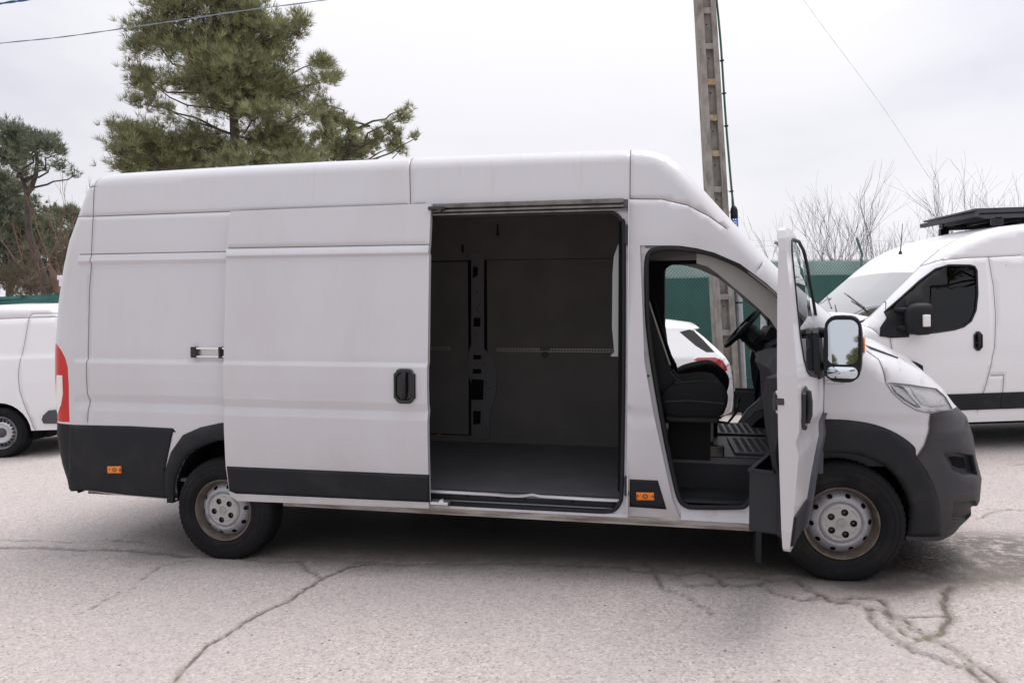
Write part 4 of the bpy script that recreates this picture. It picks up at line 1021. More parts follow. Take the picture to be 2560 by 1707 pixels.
    for (x0, x1, y0, y1, z0, z1) in ((3.09, 3.60, -.772, -.760, .60, .90), (3.09, 3.10, -.93, -.76, .60, .90), (3.59, 3.60, -.93, -.76, .60, .88), (3.10, 3.59, -.93, -.76, .59, .60)):
        b.box(((x0+x1)/2, (y0+y1)/2, (z0+z1)/2), (x1-x0, y1-y0, z1-z0))
    b.box((3.34, -.765, .905), (.53, .022, .014)); b.box((3.092, -.82, .905), (.022, .12, .014)); b.mk('door_bin', 'plastic_grey' if side > 0 else 'plastic_soft', d, xf=xf)
    if side > 0:
        b = MB()
        for (x0, x1, y0, y1, z0, z1) in ((3.30, 3.62, -.70, -.69, .82, 1.0), (3.30, 3.31, -.88, -.69, .82, 1.0), (3.61, 3.62, -.88, -.69, .82, 1.0), (3.30, 3.62, -.88, -.69, .81, .82)): b.box(((x0+x1)/2, (y0+y1)/2, (z0+z1)/2), (x1-x0, y1-y0, z1-z0))
        b.mk('door_pocket', 'plastic_grey', d, xf=xf)
    # latch and its screws on the shut face
    def xr(z): return float(np.interp(z, [1.2, 1.3, 1.5], [2.925, 2.902, 2.872]))
    b = MB(); b.box((xr(1.285)+.008, -.928, 1.285), (.035, .055, .034), bev=.004); b.box((xr(1.285)+.002, -.91, 1.285), (.030, .012, .085), bev=.003); b.mk('door_latch', 'bolt', d, xf=xf)
    for yy, zz in ((-.925, 1.325), (-.97, 1.270), (-.925, 1.235)):
        b = MB(); b.lathe([(.0001, -.006), (.011, -.006), (.013, .004)], 12, axis='x', cen=(xr(zz)+.004, yy, zz)); b.mk('latch_screw', 'alu', d, True, xf=xf)
    return d
nd1 = cab_door(big, radians(72), -1, shBn, lift=.012)
nd1['label'] = 'open passenger door seen edge-on with its mirror turned to the camera'
nd2 = cab_door(big, radians(96), 1, shBn, mirror=False, lift=.0)
nd2['label'] = "open driver's door on the far side"

CY = -.925
SEALC = [bp(u, v, CY) for u, v in ((1487, 720), (1485, 640), (1486, 600), (1491, 583), (1503, 575), (1540, 571), (1600, 577), (1640, 586), (1700, 612), (1755, 652), (1784, 676))] + [(3.84, 1.58), (3.862, 1.45), (3.86, 1.12), (3.72, .93), (3.60, .76), (3.53, .62)] + \
    [bp(u, v, CY) for u, v in ((1712, 1158), (1690, 1163), (1600, 1163), (1577, 1160), (1562, 1146), (1550, 1105), (1525, 985), (1500, 840), (1491, 770))]
SEALC = [tuple(q) for q in interp_poly(SEALC, 4, True)]
plate('cab_jamb', shrink(CAB_OPEN, 1.012), [SEALC], CY-.010, .03, 'jamb_paint', grid=.1)
b = MB(); b.tube([(x, CY-.016, z) for x, z in SEALC], .0155, 8, closed=True); b.mk('cab_seal', 'rubber', big, True)
gut = [(x, -float(shB.w(x, z)[0])+.022, z) for x, z in on([(1482, 567), (1560, 568), (1600, 574), (1640, 585), (1700, 611), (1758, 653), (1790, 681)])]
b = MB(); b.tube([tuple(q) for q in interp_poly(gut, 4)], .009, 6); b.mk('gutter_shadow', 'seam', big, True)  # dark tube drawn for the shadow gap along the rain gutter
b = MB(); b.ext([(-.965, .437), (-.955, .455), (-.93, .52), (-.90, .52), (-.90, .437)], 0, 3.10, 3.55); b.mk('cab_sill', 'jamb_paint', big)
for v0 in (885,):
    x_, z_ = bp(1480, v0-22, -.955); b = MB(); b.box((x_+.005, -.962, z_+.0), (.055, .012, .012), bev=.003); b.box((x_-.012, -.945, z_-.01), (.02, .012, .07), bev=.003); b.mk('door_striker', 'bolt', big)
# headliner, pillar trims, bulkhead front
b = MB(); b.add([(2.74, -.88, 2.145), (2.74, .88, 2.145), (3.36, .88, 2.150), (3.36, -.88, 2.150), (3.62, .80, 2.02), (3.62, -.80, 2.02), (2.74, -.88, 2.2), (2.74, .88, 2.2), (3.4, .88, 2.2), (3.4, -.88, 2.2)], [(0, 1, 2, 3), (3, 2, 4, 5), (6, 9, 8, 7), (0, 6, 7, 1)]); b.mk('headliner', 'headliner', big)
TR = [bp(u, v, -.89) for u, v in ((1600, 574), (1640, 583), (1700, 607), (1760, 650), (1800, 685), (1800, 780), (1770, 735), (1740, 706), (1712, 682), (1680, 655), (1650, 630), (1625, 612), (1600, 605))]
plate('pillar_trim', TR, [], -.895, .03, 'headliner', grid=.1)
b = MB(); b.box((2.80, .86, 1.45), (.16, .08, 1.4)); b.mk('pillar_trim', 'plastic_soft', big)
BP2 = [(2.74, .5), (2.74, 2.16), (3.42, 2.16), (3.42, 2.118), (3.06, 2.118)] + [(x-.004, z) for x, z in CAB_OPEN_L[:1]] + [(2.995, 1.6), (3.052, 1.17), (3.11, .9), (3.16, .55)]
plate('far_jamb', BP2, [], .885, .03, 'plastic_soft', grid=.2)
b = MB(); b.tube([(3.44, .905, 2.122), (3.06, .905, 2.122), (3.01, .905, 2.10), (2.995, .905, 2.04), (3.0, .905, 1.6), (3.057, .905, 1.17), (3.115, .905, .9)], .011, 6); b.mk('far_jamb_edge', 'headliner', big, True)
b = MB(); b.box((3.43, -.45, 2.105), (.16, .36, .025), Matrix.Rotation(.35, 3, 'Y'), .008); b.mk('sun_visor', 'film', big, True)
b = MB(); b.box((2.738, 0, 1.45), (.016, 1.75, 1.5)); b.mk('cab_bulkhead', 'plastic_soft', big)
# floor, step well, mats
FZ = .765
b = MB(); b.box((3.5, .14, FZ-.02), (1.0, 1.52, .04)); b.mk('cab_floor', 'mat_rubber', big)
b = MB(); b.box((3.34, -.605, .66), (.60, .02, .22)); b.add([(3.06, -.595, .795), (3.20, -.595, .795), (3.20, -.62, .55), (3.06, -.62, .55)], [(0, 1, 2, 3)]); b.mk('step_well', 'plastic_soft', big)
b = MB(); b.box((3.33, -.77, .548), (.46, .31, .02))
for k in range(5): b.box((3.33, -.90+.012*k, .560), (.44, .004, .004))
b.mk('cab_step', 'plastic_soft', big)
def mat_bumps(nm, x0, x1, y0, y1, z):
    b = MB(); b.box(((x0+x1)/2, (y0+y1)/2, z), (x1-x0, y1-y0, .016), bev=.004)
    b.mk(nm, 'mat_rubber', big); c = MB()
    x = x0+.05
    while x < x1-.04:
        y = y0+.05
        while y < y1-.04: c.box((x, y, z+.010), (.030, .012, .006)); y += .05
        x += .05
    o = c.mk('mat_tread', 'plastic_grey', big); o['kind'] = 'stuff'
mat_bumps('rubber_mat', 3.40, 3.82, .28, .84, FZ+.010); mat_bumps('rubber_mat', 3.46, 3.86, -.50, .12, FZ+.010)
# seats
def loft_y(prof, ys, scale=None, shift=None):
    """ring profile (x,z) swept along y with rounded ends"""
    P = interp_poly(prof, 4, True); c = np.mean(P, 0); R = []
    y0, y1 = ys; e_ = .06
    for y, s in ((y0, .55), (y0+e_*.15, .78), (y0+e_*.5, .94), (y0+e_, 1), ((y0+y1)/2, 1.0), (y1-e_, 1), (y1-e_*.5, .94), (y1-e_*.15, .78), (y1, .55)):
        R.append([(c[0]+(p[0]-c[0])*(1-(1-s)*.35), y, c[1]+(p[1]-c[1])*(1-(1-s)*.5)) for p in P])
    b = MB(); b.loft(R); return b
CUSH = [(2.985, 1.10), (2.975, 1.20), (3.03, 1.262), (3.15, 1.272), (3.26, 1.285), (3.345, 1.268), (3.385, 1.20), (3.375, 1.115), (3.33, 1.06), (3.15, 1.05), (3.03, 1.055)]
st = loft_y(CUSH, (-.86, -.06)).mk('seat_cushion', 'fabric', big, True)
b = MB(); b.box((3.17, -.46, 1.045), (.33, .72, .05), bev=.02); b.mk('seat_skirt', 'plastic_soft', big, True)
b = MB(); b.tube([(3.00, -.858, 1.155), (3.15, -.862, 1.165), (3.36, -.858, 1.15)], .005, 5); b.tube([(3.06, -.80, 1.268), (3.20, -.80, 1.281), (3.32, -.80, 1.278)], .005, 5); b.mk('seat_piping', 'plastic_soft', big)
CUSH2 = [(x+.10, z+.005+(.03 if .9 < z and 3.1 < x < 3.3 and z > 1.2 else 0)) for x, z in CUSH]
loft_y(CUSH2, (.20, .72)).mk('driver_seat_cushion', 'fabric', big, True)
BACK = [(2.80, 1.30), (2.775, 1.55), (2.78, 1.82), (2.83, 1.87), (2.885, 1.80), (2.935, 1.62), (3.02, 1.36), (3.06, 1.27), (3.0, 1.20), (2.86, 1.20)]
loft_y(BACK, (-.86, -.06)).mk('seat_back', 'fabric', big, True)
loft_y([(x+.04, z) for x, z in BACK], (.20, .70)).mk('driver_seat_back', 'fabric', big, True)
b = MB(); b.tube([(2.89, -.80, 1.80), (2.955, -.79, 1.60), (3.03, -.77, 1.38)], .006, 6); b.mk('belt_stitching', 'headliner', big)
b = MB(); b.box((3.015, -.83, 1.33), (.018, .02, .055), Matrix.Rotation(-.3, 3, 'Y'), .004); b.mk('belt_buckle', 'belt_metal', big)
b = MB(); b.tube([(3.03, -.82, 1.34), (3.07, -.78, 1.29), (3.12, -.7, 1.26)], .005, 5); b.tube([(3.05, -.80, 1.35), (3.09, -.72, 1.29)], .005, 5); b.mk('belt_webbing', 'plastic_grey', big)
b = MB(); b.box((3.16, -.40, .90), (.26, .60, .28)); b.box((3.25, .44, .90), (.30, .46, .30)); b.mk('seat_base', 'liner', big)
x0, z0 = bp(1535, 969, -.66); x1, z1 = bp(1617, 1033, -.60); x2, z2 = bp(1550, 1051, -.62)
b = MB(); b.tube([(x0, -.66, z0), (x1, -.60, z1)], .008, 6); b.tube([(x2, -.62, z2), (x1+.02, -.62, z1-.03)], .006, 6); b.mk('seat_frame_bar', 'plastic_grey', big)
b = MB(); b.box((x1+.06, -.58, z1-.02), (.14, .06, .10), bev=.01); b.box((x1+.05, -.5, z1+.12), (.03, .03, .26)); b.mk('seat_foot', 'gloss_black', big)
b = MB(); xh, zh = bp(1672, 968, -.3); b.tube([(xh-.09, -.3, zh), (xh, -.3, zh-.01), (xh+.05, -.3, zh+.06), (xh+.075, -.3, zh+.17)], .010, 6); b.mk('seat_lever', 'gloss_black', big, True)
# steering wheel, column, dashboard
t_, u_ = np.array([3.729, .45, 1.735]), np.array([3.467, .45, 1.437]); c_ = (t_+u_)/2; dv = (t_-u_)/np.linalg.norm(t_-u_); yv = np.array([0, 1, 0]); nv = np.cross(yv, dv); nv = nv if nv[0] > 0 else -nv
b = MB(); b.tube([tuple(c_+.185*(dv*cos(a)+yv*sin(a))) for a in np.linspace(0, 2*pi, 40, endpoint=False)], .0165, 10, closed=True)
for a in (0.0, pi, pi*1.5): b.tube([tuple(c_+nv*.03), tuple(c_+.18*(yv*cos(a)+dv*sin(a)))], [.03, .014], 6)
b.tube([tuple(c_-nv*.01), tuple(c_+nv*.07)], [.06, .085], 14); b.mk('steering_wheel', 'plastic_soft', big, True, autos=50)
b = MB(); b.tube([tuple(c_+nv*.06), tuple(c_+nv*.14), tuple(c_+nv*.42)], [.075, .085, .07], 12); b.tube([tuple(c_+nv*.12-yv*.05), tuple(c_+nv*.08-yv*.22+np.array([0, 0, -.02]))], [.014, .012], 8)
b.tube([tuple(c_+nv*.08-yv*.20+np.array([0, 0, -.02])), tuple(c_+nv*.06-yv*.26+np.array([0, 0, -.02]))], [.028, .03], 10); b.mk('steering_column', 'plastic_soft', big, True, autos=50)
DP = [(3.66, 1.30), (3.625, 1.37), (3.64, 1.435), (3.70, 1.455), (3.80, 1.47), (3.95, 1.55), (4.15, 1.53), (4.35, 1.45), (4.35, .8), (3.95, .78), (3.80, .88), (3.72, 1.0), (3.67, 1.12)]
b = MB(); b.ext(DP, 1, -.86, -.12); b.mk('dashboard', 'plastic_grey', big, autos=30, smooth=True)
DP2 = [(3.74, 1.36), (3.74, 1.48), (3.82, 1.52), (3.95, 1.56), (4.15, 1.53), (4.35, 1.45), (4.35, 1.0), (4.05, 1.0), (3.9, 1.10), (3.82, 1.22)]
b = MB(); b.ext(DP2, 1, -.12, .86); b.mk('dashboard', 'plastic_soft', big, autos=30, smooth=True)
b = MB(); b.ext([(3.72, 1.50), (3.78, 1.60), (3.95, 1.62), (4.0, 1.50)], 1, .24, .66); b.mk('instrument_binnacle', 'plastic_soft', big)
b = MB(); b.box((3.84, -.02, 1.0), (.22, .26, .5), bev=.03); b.mk('centre_console', 'plastic_grey', big, True)

# headlamp internals, cowl, wipers
HLc = np.array(HEAD_L)
P, T = cdt(shrink(HEAD_L, .98), [], [], grid=.03, step=.02); side_mesh(shBn, 'headlight_reflector', P, T, 'lamp_inner', big, -1, off=-.018, fl=.001, dark=False, skip_outline=False)
HI = on([(2092, 889), (2150, 899), (2168, 912), (2178, 932), (2140, 936), (2118, 930), (2100, 908)]); bulge_panel('headlight_inner', HI, 'lamp_inner', -.015, .010, .02, grid=.015)
HI2 = on([(2046, 884), (2076, 888), (2098, 915), (2118, 936), (2106, 936), (2078, 920), (2056, 902)]); bulge_panel('headlight_marker', HI2, 'alu', -.015, .008, .02, grid=.015)
b = MB(); hl = HEAD_L; b.tube([(x, -float(shBn.w(x, z)[0])-.001, z) for x, z in resample(HEAD_L, .03, True)], .0028, 5, closed=True); b.mk('headlight_seal', 'seam', big, True)
for i_, (dp, _, _) in enumerate(DENTS):
    P, T = cdt(shrink(dp, .50), [], [], grid=.02, step=.02)
    if i_ == 0: side_mesh(shBn, 'air_intake', P, T, 'liner', big, -1, off=.003, fl=.003, dark=False, skip_outline=False)
cw = on([(1966, 782), (1985, 797), (2010, 815), (2040, 826), (2062, 829)])
b = MB(); b.tube([(x-.01, -.74+.10*i, z+.015) for i, (x, z) in enumerate(cw)], [.008, .012, .014, .012, .008], 8); b.mk('wiper', 'gloss_black', big, True)
b = MB(); b.add([(3.98, -.72, 1.70), (3.98, .72, 1.70), (4.16, .68, 1.60), (4.16, -.68, 1.60)], [(0, 1, 2, 3)]); b.mk('cowl', 'plastic_soft', big)
bx = on([(1898, 860), (1978, 876)])
tag(big, None)
# tail light details: clear middle window and its divider
TLC = [(-1.6, 1.26)] + on([(140, 860), (144, 872), (144, 905), (140, 935), (133, 950)]) + [(-1.6, 1.0)]
b = MB(); TW = on([(131, 861), (143.5, 862), (145, 905), (141, 928), (134, 950), (131, 944)], .0)
P, T = cdt(TW, [], [], grid=.02, step=.015); side_mesh(shBn, 'tail_light_window', P, T, 'white_lens', big, -1, off=.004, fl=.006, dark=False, skip_outline=False)
b = MB(); b.box((-1.395, -.72, .885), (.03, .3, .10), bev=.01); b.mk('bumper_step', 'plastic', big)
# camera-like lamp block on the rear door edge seen against the trees
xb_, zb_ = bp(136, 641, -.75); b = MB(); b.box((xb_+.02, -.75, zb_+.01), (.035, .05, .035), bev=.005); b.box((xb_+.025, -.75, zb_-.03), (.02, .04, .05)); b.mk('door_hinge_block', 'paint_plain', big)

# ------------------------------------------------------------------ right-hand white van, side-on, facing left
O_H2 = O_LOW + [(-1.36, 1.80, .12, .12), (-1.33, 2.0, .12, .12), (-1.27, 2.25, .12, .12), (-1.20, 2.41, .12, .13), (-1.10, 2.475, .10, .13), (-.9, 2.50, .10, .13), (0, 2.52, .10, .13), (1.5, 2.525, .10, .13),
    (2.3, 2.515, .10, .14), (2.62, 2.49, .11, .15), (2.86, 2.445, .12, .16), (3.10, 2.365, .13, .18), (3.30, 2.26, .13, .18), (3.48, 2.125, .13, .18), (3.60, 2.02, .13, .17), (3.74, 1.90, .12, .16), (3.87, 1.79, .12, .15)]
HGS = [  # seams in van coordinates (traced)
    [r2b(u, v) for u, v in ((2352, 586), (2277, 590), (2225, 592), (2165, 598), (2125, 613), (2085, 645), (2053, 680), (2038, 710), (2036, 740))],
    [r2b(u, v) for u, v in ((2036, 722), (2042, 775), (2046, 800), (2048, 880), (2055, 960))],
    [r2b(u, v) for u, v in ((2277, 590), (2284, 660), (2285, 720), (2281, 800), (2275, 835), (2264, 890), (2250, 945))],
    [r2b(u, v) for u, v in ((2275, 863), (2305, 862), (2305, 917), (2268, 917))],
    [r2b(u, v) for u, v in ((1985, 744), (2005, 757), (2018, 768))],
]
def feat_h2(x, z):
    zs = [.3, 1.035, 1.09, 1.14, 3]; vs = [0, .001, -.006, .001, 0]
    r = np.interp(z, zs, vs)*np.interp(x, [-.1, .1, 3.9, 4.0], [0, 1, 1, 0])
    ins = (x < 2.70) & (z > 1.37) & (z < 2.06); return r - np.where(ins, .006, 0)
shH = Shell(O_H2+O_NOSE, WZ, feat_h2, DENTS, HGS); shHn = Shell(O_H2+O_NOSE, WZ, None, DENTS)
rv = empty('panel_van', (8.0, 8.93, -.075), 'clean white panel van facing left behind the open cab, dark roof rack on top', 'van'); rv.rotation_euler = (0, 0, pi)
OUTH = [tuple(p) for p in shH.O[1:-1]] + BOT
zlh = [[(-1.2, z), (3.95, z)] for z in (1.035, 1.09, 1.14)] + [[(.6, 1.364), (2.69, 1.364)], [(.6, 1.376), (2.69, 1.376)], [(.6, 2.054), (2.69, 2.054)], [(.6, 2.066), (2.69, 2.066)], [(2.694, 1.37), (2.694, 2.06)], [(2.706, 1.37), (2.706, 2.06)]]
BR2 = [(-1.6, .935), (-1.15, .93), (-1.10, .2), (-1.6, .2)]
for s in (1, -1):
    build_side(shH if s > 0 else shHn, rv, s, [WIN, ARCH_F_IN + [(3.585, .30), (4.38, .30)], [(-.405, .30)] + ARCH_R_IN + [(.42, .30)]],
        [('headlight_lens', HEAD_L, 'lamp_inner'), ('tail_light', TAIL, 'red_lens'), ('rear_bumper_corner', BR2, 'plastic'), ('front_bumper_side', BUMPREG, 'plastic')], HGS if s > 0 else [], zlh if s > 0 else [], outl=OUTH, grid=.05 if s > 0 else .09, defmat='paint_plain')
    P, T = cdt(shrink(WIN, 1.012), [], [], grid=.2, step=.04); side_mesh(shHn, 'window_glass', P, T, 'glass_dark', rv, s, off=-.012, fl=.004, dark=False, skip_outline=False)
    add_wheel(rv, (0, s*.985, .366), side=s, full=False, flat=.360); add_wheel(rv, (4.035, s*.99, .366), side=s, full=False, flat=.360)
    well(rv, [(x, zz+.012) for x, zz in AFI], s*.955, s*.60, 4.0); well(rv, [(x, zz+.012) for x, zz in ARCH_R_IN], s*.955, s*.62, 0)
nh = len(O_H2); cH = np.interp(np.arange(len(shHn.O)), [0, 9, 12, 20, nh, nh+6, nh+13], [.02, .02, .02, .03, .07, .08, .06])
cap(shHn, rv, [('rear_door', 4, 11, 'paint_plain', 0), ('rear_bumper', 0, 4, 'plastic', 0), ('roof', 11, nh-3, 'paint_plain', 0), ('windscreen', nh-3, nh+1, 'windscreen', 0), ('hood', nh+1, nh+7, 'paint_plain', 0), ('front_bumper', nh+7, nh+14, 'plastic', 0)], cH)
def mir_xf(v): return np.array(v, float).reshape(-1, 3)*[1, -1, 1]
def hp(nm, poly, m, off=.008, fl=.02, mm=None):
    P, T = cdt(poly, [], [], grid=.06, step=.04); return side_mesh(shHn, nm, P, T, m, rv, 1, off=off, fl=fl, dark=False, skip_outline=False)
hp('side_cladding', [(.50, .70), (2.775, .70), (2.775, .52), (.50, .52)], 'plastic', .010); hp('door_cladding', [(2.78, .70), (2.80, .70), (3.50, .70), (3.47, .52), (2.78, .52)], 'plastic', .010)
hp('front_arch_moulding', ARCH_F_OUT+ARCH_F_IN, 'plastic', .02, .05); hp('rear_arch_moulding', ARCH_R_OUT+ARCH_R_IN[::-1], 'plastic', .02, .05)
b = MB(); b.tube([(x, float(shHn.w(x, z)[0])-.004, z) for x, z in resample(WIN, .04, True)], .012, 6, closed=True); b.mk('window_seal', 'rubber', rv, True)
hx_, hz_ = r2b(2243, 783); door_handle(hx_, hz_, .046, .105, float(shHn.w(hx_, hz_)[0])+.001, rv, side=1)
SL = [r2b(u, v) for u, v in ((2080, 680), (2060, 700), (2038, 728), (2020, 752), (2018, 772), (2045, 776), (2085, 774))]; hp('mirror_sail', SL, 'plastic', .012, .03)
(mx, mz) = r2b(2091, 733)
b = MB(); R = []
for dx, sc in ((-.10, .80), (-.105, .95), (-.08, 1.0), (0, 1.0), (.05, .92), (.085, .72), (.10, .35), (.102, .05)):
    R.append([(mx+dx*1.15-.0, 1.13+.09*sc*math.copysign(abs(cos(2*pi*q/24))**.6, cos(2*pi*q/24)), mz+.168*sc*math.copysign(abs(sin(2*pi*q/24))**.6, sin(2*pi*q/24))) for q in range(24)])
b.loft(R); b.mk('mirror_housing', 'plastic', rv, True, autos=45)
b = MB()
for zz in (mz+.10, mz-.09): b.tube([(mx+.16, .99, zz), (mx+.09, 1.10, zz)], [.028, .026], 8)
b.mk('mirror_arm', 'plastic', rv, True)
ix, iz = r2b(2102, 736); b = MB(); b.box((ix+.01, 1.235, iz), (.075, .03, .125), bev=.01); b.mk('mirror_indicator', 'white_lens', rv, True)
b = MB(); b.box((2.74, 0, 1.4), (.02, 1.7, 1.9)); b.mk('bulkhead', 'liner', rv)
b = MB(); b.box((1.6, 0, .47), (5.6, 1.70, .07)); b.box((1.9, .4, .36), (3.4, .12, .16)); b.mk('underbody', 'under', rv)
b = MB(); b.ext(DP2, 1, -.86, .86); b.mk('dashboard', 'plastic_soft', rv)
loft_y(BACK, (-.80, -.2)).mk('seat_back', 'fabric', rv, True); loft_y(BACK, (.2, .8)).mk('seat_back', 'fabric', rv, True); loft_y(CUSH, (.2, .8)).mk('seat_cushion', 'fabric', rv, True)
b = MB(); b.add([(3.0, .93, 1.66), (3.14, .93, 1.40), (2.95, .93, 1.37), (2.92, .9, 1.66)], [(0, 1, 2, 3)]); b.mk('seat_cover', 'film', rv)
# antenna, wipers, rack
q_ = wp(2068, 580, 8.58); ax, az = 8.0-q_[0], q_[2]+.075; b = MB(); b.tube([(ax, .35, az-.01), (ax-.03, .35, az+.33)], [.006, .003], 6); b.lathe([(.0001, .02), (.012, .015), (.022, -.02)], 10, axis='z', cen=(ax, .35, az)); b.mk('aerial', 'rubber', rv)
b = MB(); b.tube([(4.10, .70, 1.655), (4.05, .2, 1.80), (4.02, .05, 1.83)], [.012, .009, .007], 6); b.mk('wiper', 'gloss_black', rv)
b = MB(); b.tube([(4.20, .1, 1.655), (4.06, -.35, 1.80)], [.010, .007], 6); b.mk('wiper', 'gloss_black', rv)
def rk2(u, v, Y): q = wp(u, v, Y); return (8.0-float(q[0]), float(q[2])+.075)
xn, zn = rk2(2240, 479, 8.28); xf_, zf = rk2(2121, 499, 9.58); zt_ = (zn+zf)/2
b = MB(); b.add([(xn, .65, zn), (xf_, -.65, zn+.02), (-.9, -.65, zn+.02), (-.9, .65, zn), (xn, .65, zn-.02), (xf_, -.65, zn), (-.9, -.65, zn), (-.9, .65, zn-.02)], [(0, 1, 2, 3), (7, 6, 5, 4), (0, 4, 5, 1), (0, 3, 7, 4), (1, 5, 6, 2), (3, 2, 6, 7)]); b.mk('rack_deck', 'plastic_grey', rv)
for y, x0 in ((.64, xn-.02), (-.62, xf_-.20)):
    b = MB(); b.ext([(x0, zn-.022), (-.9, zn-.022), (-.9, zn-.115), (x0-.10, zn-.115), (x0, zn-.08)], 1, y-.03, y+.03); b.mk('rack_rail', 'plastic_grey', rv)
    b = MB(); b.ext([(x0-.01, zn-.055), (-.9, zn-.055), (-.9, zn-.070), (x0-.01, zn-.070)], 1, y+.031, y+.037); b.mk('rack_rail_groove', 'liner', rv)
for k in range(13):
    x = xn-.10-.29*k; b = MB(); b.box((x, 0, zn-.05), (.06, 1.2, .05), bev=.004); b.mk('rack_slat', 'plastic_grey', rv)
for y, u, Y in ((.62, 2291, 8.28), (-.62, 2165, 9.55)):
    x = rk2(u, 500, Y)[0]
    for q in (0, 1.35, 2.7): b = MB(); b.box((x-q, y+.02, 2.565), (.11, .06, .10), bev=.012); b.box((x-q, y+.03, zn-.08), (.06, .035, .15), bev=.008); b.mk('rack_foot', 'gloss_black', rv)

# ------------------------------------------------------------------ left white van, rear half in view
lv = empty('delivery_van', (-6.66, 10.55, 0), 'white mid-size van cut off by the left edge behind the big van', 'van'); lv.rotation_euler = (0, 0, pi)
def l2b(u, v): q = wp(u, v, 9.62); return (-6.66-float(q[0]), float(q[2]))
WL = [(.2, .90), (.35, .93), (.6, .955), (.95, .96), (1.2, .945), (1.35, .92), (1.7, .87), (2.0, .82)]
OL = [(-.86, .30, .12, .14), (-.92, .45, .12, .14), (-.93, .80, .12, .14), (-.90, 1.3, .12, .14), (-.84, 1.7, .12, .14), (-.78, 1.90, .12, .14), (-.66, 1.965, .10, .14), (0, 1.985, .10, .14), (.8, 1.965, .10, .14), (1.9, 1.92, .10, .15), (2.4, 1.86, .12, .16), (2.8, 1.70, .12, .16),
      (3.2, 1.40, .14, .2), (3.5, 1.18, .2, .25), (3.9, 1.08, .25, .3), (4.1, .95, .3, .35), (4.16, .6, .3, .35), (4.08, .30, .3, .35)]
LSE = [[l2b(u, v) for u, v in ((131, 720), (65, 721), (58, 728), (53, 783), (46, 845), (45, 865), (49, 899), (59, 930), (70, 958), (77, 981), (82, 989))],
       [(-.75, 1.80), (-.3, 1.802), (.3, 1.798), (1.2, 1.77), (2.2, 1.70)]]
def feat_l(x, z): return np.interp(z, [.2, .9, 1.255, 1.275, 1.305, 2.5], [0, .0, .004, .008, -.008, 0])
shL = Shell(OL, WL, feat_l, (), LSE); shLn = Shell(OL, WL, None)
def arch(cx, r, z0, n=14): return [(cx+r*cos(pi-pi*k/n), .33+r*sin(pi*k/n)) for k in range(n+1)]
AL0 = [(-.385, z) for z in (.2,)] + [(x, z) for x, z in arch(0, .385, 0)] + [(.385, .2)]
AL1 = [(3.27-.385, .2)] + [(x, z) for x, z in arch(3.27, .385, 0)] + [(3.27+.385, .2)]
OLL = [tuple(p) for p in shL.O[1:-1]] + [(3.8, .30), (3.655, .33), (2.885, .33), (.385, .33), (-.385, .34), (-.80, .34)]
WLW = [(2.05, 1.18), (2.05, 1.62), (2.15, 1.68), (2.5, 1.62), (2.85, 1.38), (3.0, 1.2), (2.9, 1.15)]
for s in (1, -1):
    build_side(shL if s > 0 else shLn, lv, s, [AL0, AL1, WLW], [], LSE if s > 0 else [], [[(-.9, z), (4.0, z)] for z in (1.255, 1.275, 1.305)] if s > 0 else [], outl=OLL, grid=.06 if s > 0 else .1, defmat='paint_plain')
    add_wheel(lv, (0, s*.945, .325), side=s, full=False, R0=.328, flat=.322, rimsc=.98, rim='alu', lip='steel_grey'); add_wheel(lv, (3.27, s*.945, .325), side=s, full=False, R0=.328, flat=.322, rimsc=.98)
    P, T = cdt(shrink(WLW, 1.01), [], [], grid=.2, step=.05); side_mesh(shLn, 'window_glass', P, T, 'glass_dark', lv, s, off=-.01, fl=.004, dark=False, skip_outline=False)
    well(lv, [(x, z+.01) for x, z in AL0], s*.90, s*.6, 0); well(lv, [(x, z+.01) for x, z in AL1], s*.90, s*.6, 0)
cL = [.03]*len(OL); cap(shLn, lv, [('rear_door', 1, 5, 'paint_plain', 0), ('roof', 5, 10, 'paint_plain', 0), ('windscreen', 10, 12, 'windscreen', 0), ('hood', 12, 15, 'paint_plain', 0), ('front_bumper', 15, 17, 'plastic', 0), ('rear_bumper', 0, 1, 'plastic', 0)], cL)
def lp(nm, poly, m, off=.006, fl=.02):
    P, T = cdt(poly, [], [], grid=.05, step=.03); return side_mesh(shLn, nm, P, T, m, lv, 1, off=off, fl=fl, dark=False, skip_outline=False)
lp('bumper_corner', [l2b(u, v) for u, v in ((99, 963), (103, 953), (116, 941.5), (170, 938), (172, 972), (103, 972))], 'plastic_grey', .02, .05)
xa, za = l2b(44, 843.5); xb, zb = l2b(44, 853); lp('door_track', [(xa, za), (xa+1.3, za+.005), (xa+1.3, zb+.005), (xa, zb)], 'gloss_black', .002, .004)
for k in range(20):
    a = 2*pi*k/20; b = MB(); c = (0+.155*cos(a), .945, .325+.155*sin(a)); b.lathe([(.0001, -.012), (.011, -.012), (.011, .01)], 8, cen=(c[0], c[1]-.012, c[2])); b.mk('rim_hole', 'liner', lv)
b = MB(); b.lathe([(.0001, .004), (.05, .004), (.062, -.01), (.064, -.03)], 20, cen=(0, .952, .325)); b.mk('hub_cap', 'plastic_grey', lv, True)
b = MB(); b.box((1.5, 0, .36), (4.4, 1.6, .10)); b.box((-.35, .55, .27), (.25, .25, .12), bev=.03); b.mk('underbody', 'under', lv)

